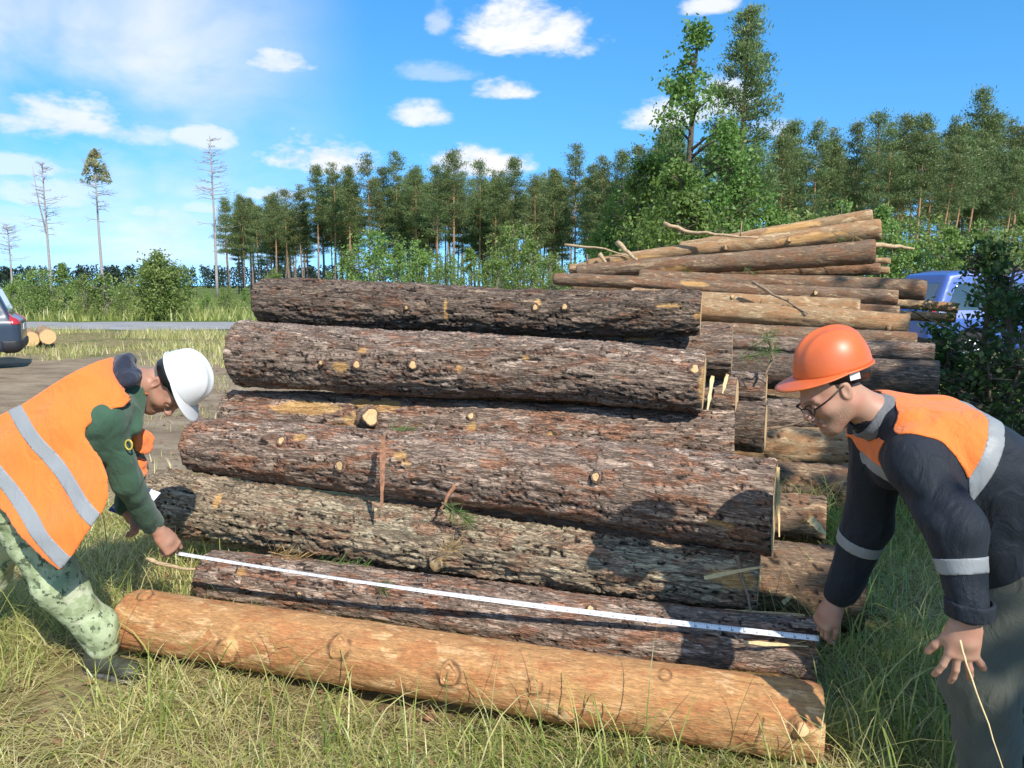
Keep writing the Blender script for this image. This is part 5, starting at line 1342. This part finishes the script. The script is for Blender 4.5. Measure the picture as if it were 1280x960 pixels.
def splinter(label, a, b, w, th=.006, mat='pale_splinter', seed=0):
    a, b = Vector(a), Vector(b); ax = (b-a).normalized(); side = ax.cross(Vector((.2, -1, .1))).normalized(); nn = side.cross(ax); V = []; F = []; N = 9; rg = np.random.RandomState(seed)
    for k in range(N+1):
        f = k/N; c = a.lerp(b, f)+nn*rg.normal()*.002; ww = w*(.55+.45*math.sin(math.pi*min(1, f*.9+.12)))*(1-.55*f)*(1+.15*rg.normal())
        for q in ((-1, -1), (1, -1), (1, 1), (-1, 1)): V.append(c+side*ww*q[0]*.5+nn*th*q[1]*.5*(1-.5*f))
    for k in range(N):
        for q in range(4): F.append((k*4+q, k*4+(q+1) % 4, (k+1)*4+(q+1) % 4, (k+1)*4+q))
    F += [(3, 2, 1, 0), (N*4, N*4+1, N*4+2, N*4+3)]
    return tag(mesh_from('wood_splinter', np.array([list(v) for v in V]), F, MAT[mat], None, False), label, 'splinter', 'torn wood splinters')
splinter('long pale splinter hanging at the sawn end of the thick middle log', pt(972, 584, 3.36), pt(974, 671, 3.36), .022, seed=1)
tag(splinter('dark reddish bark strip hanging down over the middle log', pt(479, 545, 3.80), pt(477, 636, 3.70), .036, .012, 'bark_strip', 11), cat='bark strip')
splinter('upright pale splinter in the gap under the round sawn end', pt(891, 470, 4.5), pt(883, 520, 4.45), .028, seed=2)
splinter('second pale splinter in the dark gap under the round sawn end', pt(909, 468, 4.62), pt(903, 492, 4.6), .03, seed=3)
splinter('flat pale splinter lying over the log behind the reaching hand', pt(900, 765, 3.24), pt(1006, 769, 3.2), .03, seed=4)
splinter('torn strip of wood at the ragged end of the mossy log', pt(880, 722, 3.19), pt(955, 708, 3.15), .02, seed=5)
splinter('yellow chip on the small log by the grass tuft', pt(1012, 648, 3.86), pt(1032, 668, 3.85), .05, seed=6)
splinter('small chip on the dark log behind the reaching hand', pt(978, 754, 3.42), pt(990, 745, 3.42), .025, seed=7)
splinter('long splinter under the tape near the reaching hand', pt(930, 803, 2.97), pt(1010, 808, 2.98), .014, seed=8)
def sprig(label, c, d, ln, n, mat, seed, spread=.55):
    rg = np.random.RandomState(seed); c = Vector(c); d = Vector(d).normalized(); root = empty('pine_sprig', c, label, 'sprig', 'pine sprigs lying on the logs')
    mb = MB(); mb.tube([c, c+d*ln*.8], [.004, .002], 5); mb.build('stem', MAT['twig_bark'], root)
    C = np.array([list(c+d*ln*rg.rand()**.8) for _ in range(n)]); D = np.array(d)*.9+rg.normal(size=(n, 3))*spread; D = unit(D); L_ = .05+.05*rg.rand(n)
    R = unit(rg.normal(size=C.shape)); W_ = unit(np.cross(D, R)); V, F = quads(C+D*L_[:, None]*.5, D, W_, L_, np.full(n, .0032))
    mesh_from('needles', V, F, MAT[mat], root, False); return root
sprig('green needle tuft hanging at the foot of the middle log', pt(552, 628, 3.62), (.8, -.2, -.5), .16, 130, 'pine_needles', 1)
sprig('green needle tuft tucked beside the sawn yellow knot', pt(480, 541, 4.05), (1, -.1, .1), .14, 120, 'pine_needles', 2)
sprig('dry yellowish needle tuft on the mossy log, left of centre', pt(335, 690, 3.85), (.9, -.2, -.1), .2, 130, 'dry_needles', 3, .8)
sprig('mixed needle tuft between the mossy log and the tape', pt(395, 700, 3.75), (1, -.2, -.15), .26, 130, 'pine_needles', 4, .8)
sprig('dry needles caught at the knot of the mossy log', pt(540, 700, 3.45), (.7, -.3, .5), .14, 80, 'dry_needles', 5, .8)
sprig('small green tuft on the log beneath the tape', pt(470, 742, 3.55), (.6, -.3, .6), .06, 40, 'pine_needles', 6, .6)
sprig('green sprig among the log ends left of the orange helmet', pt(925, 448, 4.9), (1, -.2, .25), .22, 150, 'pine_needles', 7, .7)
sprig('green sprig lower by the forked twig', pt(935, 436, 5.0), (.8, -.2, .5), .18, 110, 'pine_needles', 8, .7)
for k, (px, py, d, lab) in enumerate([(835, 322, 8.1, 'green sprig on the slope of the far pile'), (1040, 290, 7.6, 'dark sprig on the bright top log of the far pile'), (1060, 290, 7.6, 'yellowish sprig near the right end of the bright top log'), (925, 330, 7.8, 'mossy sprig under the bright top log')]):
    o = sprig(lab, pt(px, py, d), (.6, -.4, -.5), .3, 120, 'pine_needles' if k != 2 else 'dry_needles', 20+k, .8)

# ---------------------------------------------------------------- grass
m, t, b = new_mat('grass'); t.n.remove(b); col = attr(t, 'col', 'Color')
d_ = t.new('ShaderNodeBsdfDiffuse'); tr = t.new('ShaderNodeBsdfTranslucent'); gl = t.new('ShaderNodeBsdfGlossy'); gl.inputs['Roughness'].default_value = .45
t.l.new(col, d_.inputs[0]); t.l.new(col, tr.inputs[0]); mx = t.new('ShaderNodeMixShader'); mx.inputs[0].default_value = .45; t.l.new(d_.outputs[0], mx.inputs[1]); t.l.new(tr.outputs[0], mx.inputs[2])
m2 = t.new('ShaderNodeMixShader'); m2.inputs[0].default_value = .04; t.l.new(mx.outputs[0], m2.inputs[1]); t.l.new(gl.outputs[0], m2.inputs[2]); t.l.new(m2.outputs[0], t.n['Material Output'].inputs[0])
GP = np.array([(.07, .12, .022), (.15, .22, .04), (.28, .34, .075), (.44, .45, .13), (.58, .52, .23), (.66, .57, .30), (.30, .21, .10)])
def blades(name, X, Y, ln, wd, lean0, curve, pal, rng, seg=4, label='grass', zoff=0.0, az=None):
    n = len(X); a = rng.rand(n)*6.283 if az is None else az; dx, dy = np.cos(a), np.sin(a); z0 = ground_h(X, Y)+zoff
    P = np.zeros((n, seg+1, 3)); P[:, 0] = np.stack([X, Y, z0-.01], 1); th = lean0.copy()
    for k in range(seg):
        st = ln/seg; P[:, k+1, 0] = P[:, k, 0]+np.sin(th)*dx*st; P[:, k+1, 1] = P[:, k, 1]+np.sin(th)*dy*st
        P[:, k+1, 2] = np.maximum(P[:, k, 2]+np.cos(th)*st, z0+.006+.03*rng.rand(n)); th = np.minimum(th+curve*(1+.5*k)/seg, 2.5)
    sa = a+1.57+rng.normal(size=n)*.5; sx, sy = np.cos(sa), np.sin(sa); V = np.zeros((n, seg+1, 2, 3))
    for k in range(seg+1):
        w = wd*.5*(1-(k/seg)**1.6*.92)
        for q, sg in enumerate((-1, 1)):
            V[:, k, q] = P[:, k]; V[:, k, q, 0] += sg*sx*w; V[:, k, q, 1] += sg*sy*w; V[:, k, q, 2] += sg*w*.35*(rng.rand(n)-.5)
    base = (np.arange(n)*(seg+1)*2)[:, None, None]; kk = np.arange(seg)[None, :, None]*2
    F = (base+kk+np.array([0, 1, 3, 2])[None, None]).reshape(-1, 4)
    c = np.minimum(GP[pal]*(1.0+.4*rng.rand(n))[:, None], .78); C = np.ones((n, (seg+1)*2, 4)); C[:, :, :3] = c[:, None]; C[:, -4:, :3] = (c*.75+np.array([.42, .34, .15])*.25)[:, None]
    return mesh_from(name, V.reshape(-1, 3), F, MAT['grass'], None, False, {'col': C.reshape(-1, 4)})
def off_logs(X, Y, pad=.02):
    ok = np.ones(len(X), bool)
    for g in LOGS:
        if min(g.A.z-g.ra, g.B.z-g.rb) > .16: continue
        a = np.array(g.A[:2]); e = np.array(g.B[:2])-a; P = np.stack([X, Y], 1)-a; h = np.clip((P @ e)/(e @ e), 0, 1)
        ok &= np.hypot(*(P-h[:, None]*e).T) > max(g.ra, g.rb)*.75+pad
    bp = ptz(148, 822); ok &= ~((np.abs(X-bp.x) < .19) & (Y > bp.y-.34) & (Y < bp.y+.25) & (np.arange(len(X)) % 9 > 0))      # trodden round the boot
    return ok
rg = np.random.RandomState(9)
def patch(n, x0, x1, y0, y1, thr=-.35, fr=2.2, seed=3):
    X = rg.uniform(x0, x1, n); Y = rg.uniform(y0, y1, n); k = (fbm(np.stack([X*fr, Y*fr, X*0], 1), 3, seed)+.5*rg.rand(n)-.25 > thr) & off_logs(X, Y)
    return X[k], Y[k]
X, Y = patch(58000, -3.4, 3.2, 1.95, 5.4, -.30); n = len(X)
cl = fbm(np.stack([X*1.7, Y*1.7, X*0+4], 1), 3, 55)
pal = np.clip(np.round(3.1+1.3*cl+rg.normal(size=n)*1.1), 0, 6).astype(int)
tag(blades('grass', X, Y, .09+.20*rg.rand(n)**1.6+.05*np.clip(cl, 0, 1), .0032+.0036*rg.rand(n), rg.rand(n)*1.25+.1, .6+1.6*rg.rand(n), pal, rg), 'tangled yellow green grass around the log pile', 'grass', kind='stuff')
X, Y = patch(38000, -3.6, 3.4, 1.9, 5.6, -.9); n = len(X)                       # flattened dry litter
tag(blades('dry_grass', X, Y, .10+.22*rg.rand(n), .0026+.003*rg.rand(n), 1.2+.35*rg.rand(n), .2+.3*rg.rand(n), rg.choice([3, 4, 4, 5, 5, 6], n), rg, 2, zoff=.012), 'flattened dry straw between the grass', 'straw', kind='stuff')
# long blades along the front log and right of it
X = np.concatenate([rg.uniform(-1.7, 1.3, 300), rg.uniform(1.12, 1.9, 800), rg.uniform(-2.6, -1.5, 300)]); Y = np.concatenate([3.13-.29*(X[:300]+1.7)+rg.uniform(-.32, .02, 300)-.10, rg.uniform(2.3, 4.2, 800), rg.uniform(2.7, 4.4, 300)])
k = off_logs(X, Y, .0); X, Y = X[k], Y[k]; n = len(X)
tag(blades('tall_grass', X, Y, .22+.36*rg.rand(n), .004+.004*rg.rand(n), rg.rand(n)*.55, .4+1.3*rg.rand(n), rg.choice([1, 2, 2, 3, 3, 4], n), rg, 6), 'long green blades along the logs', 'grass', kind='stuff')
# tuft behind the logs by the right man, in the shade
c = pt(1022, 612, 4.35); X = c.x+rg.normal(size=420)*.13; Y = c.y+rg.normal(size=420)*.12
tf = blades('grass_tuft', X, Y, .26+.34*rg.rand(420), .004+.004*rg.rand(420), rg.rand(420)*.6, .6+1.2*rg.rand(420), rg.choice([1, 1, 2, 2, 3], 420), rg, 6, zoff=.12)
tag(tf, 'green grass tuft growing between logs and the navy sleeve', 'grass', kind='stuff')
# rough grass farther off
X, Y = patch(22000, 1.2, 9.5, 4.2, 13, -.5); n = len(X)
tag(blades('rough_grass', X, Y, .22+.4*rg.rand(n), .006+.006*rg.rand(n), rg.rand(n)*.6, .4+1.2*rg.rand(n), rg.choice([0, 1, 1, 2, 2, 3], n), rg, 3), 'rough tall grass right of the far pile', 'grass', kind='stuff')
X, Y = patch(32000, -19, 1.5, 15.5, 27, -.12, .45, 8); n = len(X)
tag(blades('verge_grass', X, Y, .10+.22*rg.rand(n), .012+.012*rg.rand(n), rg.rand(n)*.7, .3+.8*rg.rand(n), rg.choice([2, 3, 3, 4, 4, 5], n), rg, 2), 'dry verge grass before the gravel road', 'grass', kind='stuff')
X, Y = patch(7000, -7, .5, 4.8, 14, .12, .8, 18); n = len(X)
tag(blades('yard_grass', X, Y, .06+.14*rg.rand(n), .006+.006*rg.rand(n), rg.rand(n)*.9, .3+.8*rg.rand(n), rg.choice([2, 3, 4, 5], n), rg, 3), 'thin grass scattered over the sandy yard', 'grass', kind='stuff')
X, Y = patch(40000, -48, 26, 35.5, 75, -.7, .3, 28); n = len(X)
tag(blades('meadow', X, Y, .25+.5*rg.rand(n), .035+.045*rg.rand(n), rg.rand(n)*.5, .3+.8*rg.rand(n), rg.choice([1, 2, 2, 2, 3, 3], n), rg, 2), 'sunny green meadow weeds beyond the road', 'weeds', kind='stuff')

# bark chips and litter on the yard and round the pile
n = 5200; X = np.concatenate([rg.uniform(-7, 1.0, 3800), rg.uniform(-3, 3, n-3800)]); Y = np.concatenate([rg.uniform(4.6, 16, 3800), rg.uniform(2.1, 5, n-3800)])
C = np.stack([X, Y, ground_h(X, Y)+.012+.01*rg.rand(n)], 1); D = unit(np.stack([rg.normal(size=n), rg.normal(size=n), .12*rg.normal(size=n)], 1)); R_ = unit(np.cross(D, np.array([0, 0, 1.])+.25*rg.normal(size=(n, 3))))
V, F = quads(C, D, R_, .03+.07*rg.rand(n)**2, .012+.03*rg.rand(n)**2)
tag(mesh_from('bark_litter', V, F, MAT['bark_strip'], None, False), 'small bark chips scattered over the ground', 'litter', kind='stuff')
# ---------------------------------------------------------------- trees standing behind the camera on the right: they shade the right edge
for k, (x, y, H, R, sd) in enumerate([(5.75, -2.1, 6.4, 1.5, 501), (8.6, .9, 8.0, 2.5, 502), (9.6, -3.2, 8.2, 2.6, 503), (6.2, -.3, 6.6, 1.65, 504)]):
    o = broadleaf(H, R, sd, (x, y, gz(x, y)), .22, 8000, 'leaves_oak', .38, .3, 'trunk_brown', 'shade_tree', 1, gap=-.5)
    tag(o, ['nearest leafy tree casting shade over the right man, out of frame', 'leafy tree out of frame beyond the right edge', 'leafy tree out of frame behind the right man', 'small leafy tree out of frame shading the grass at right'][k], 'tree', 'trees behind the photographer')
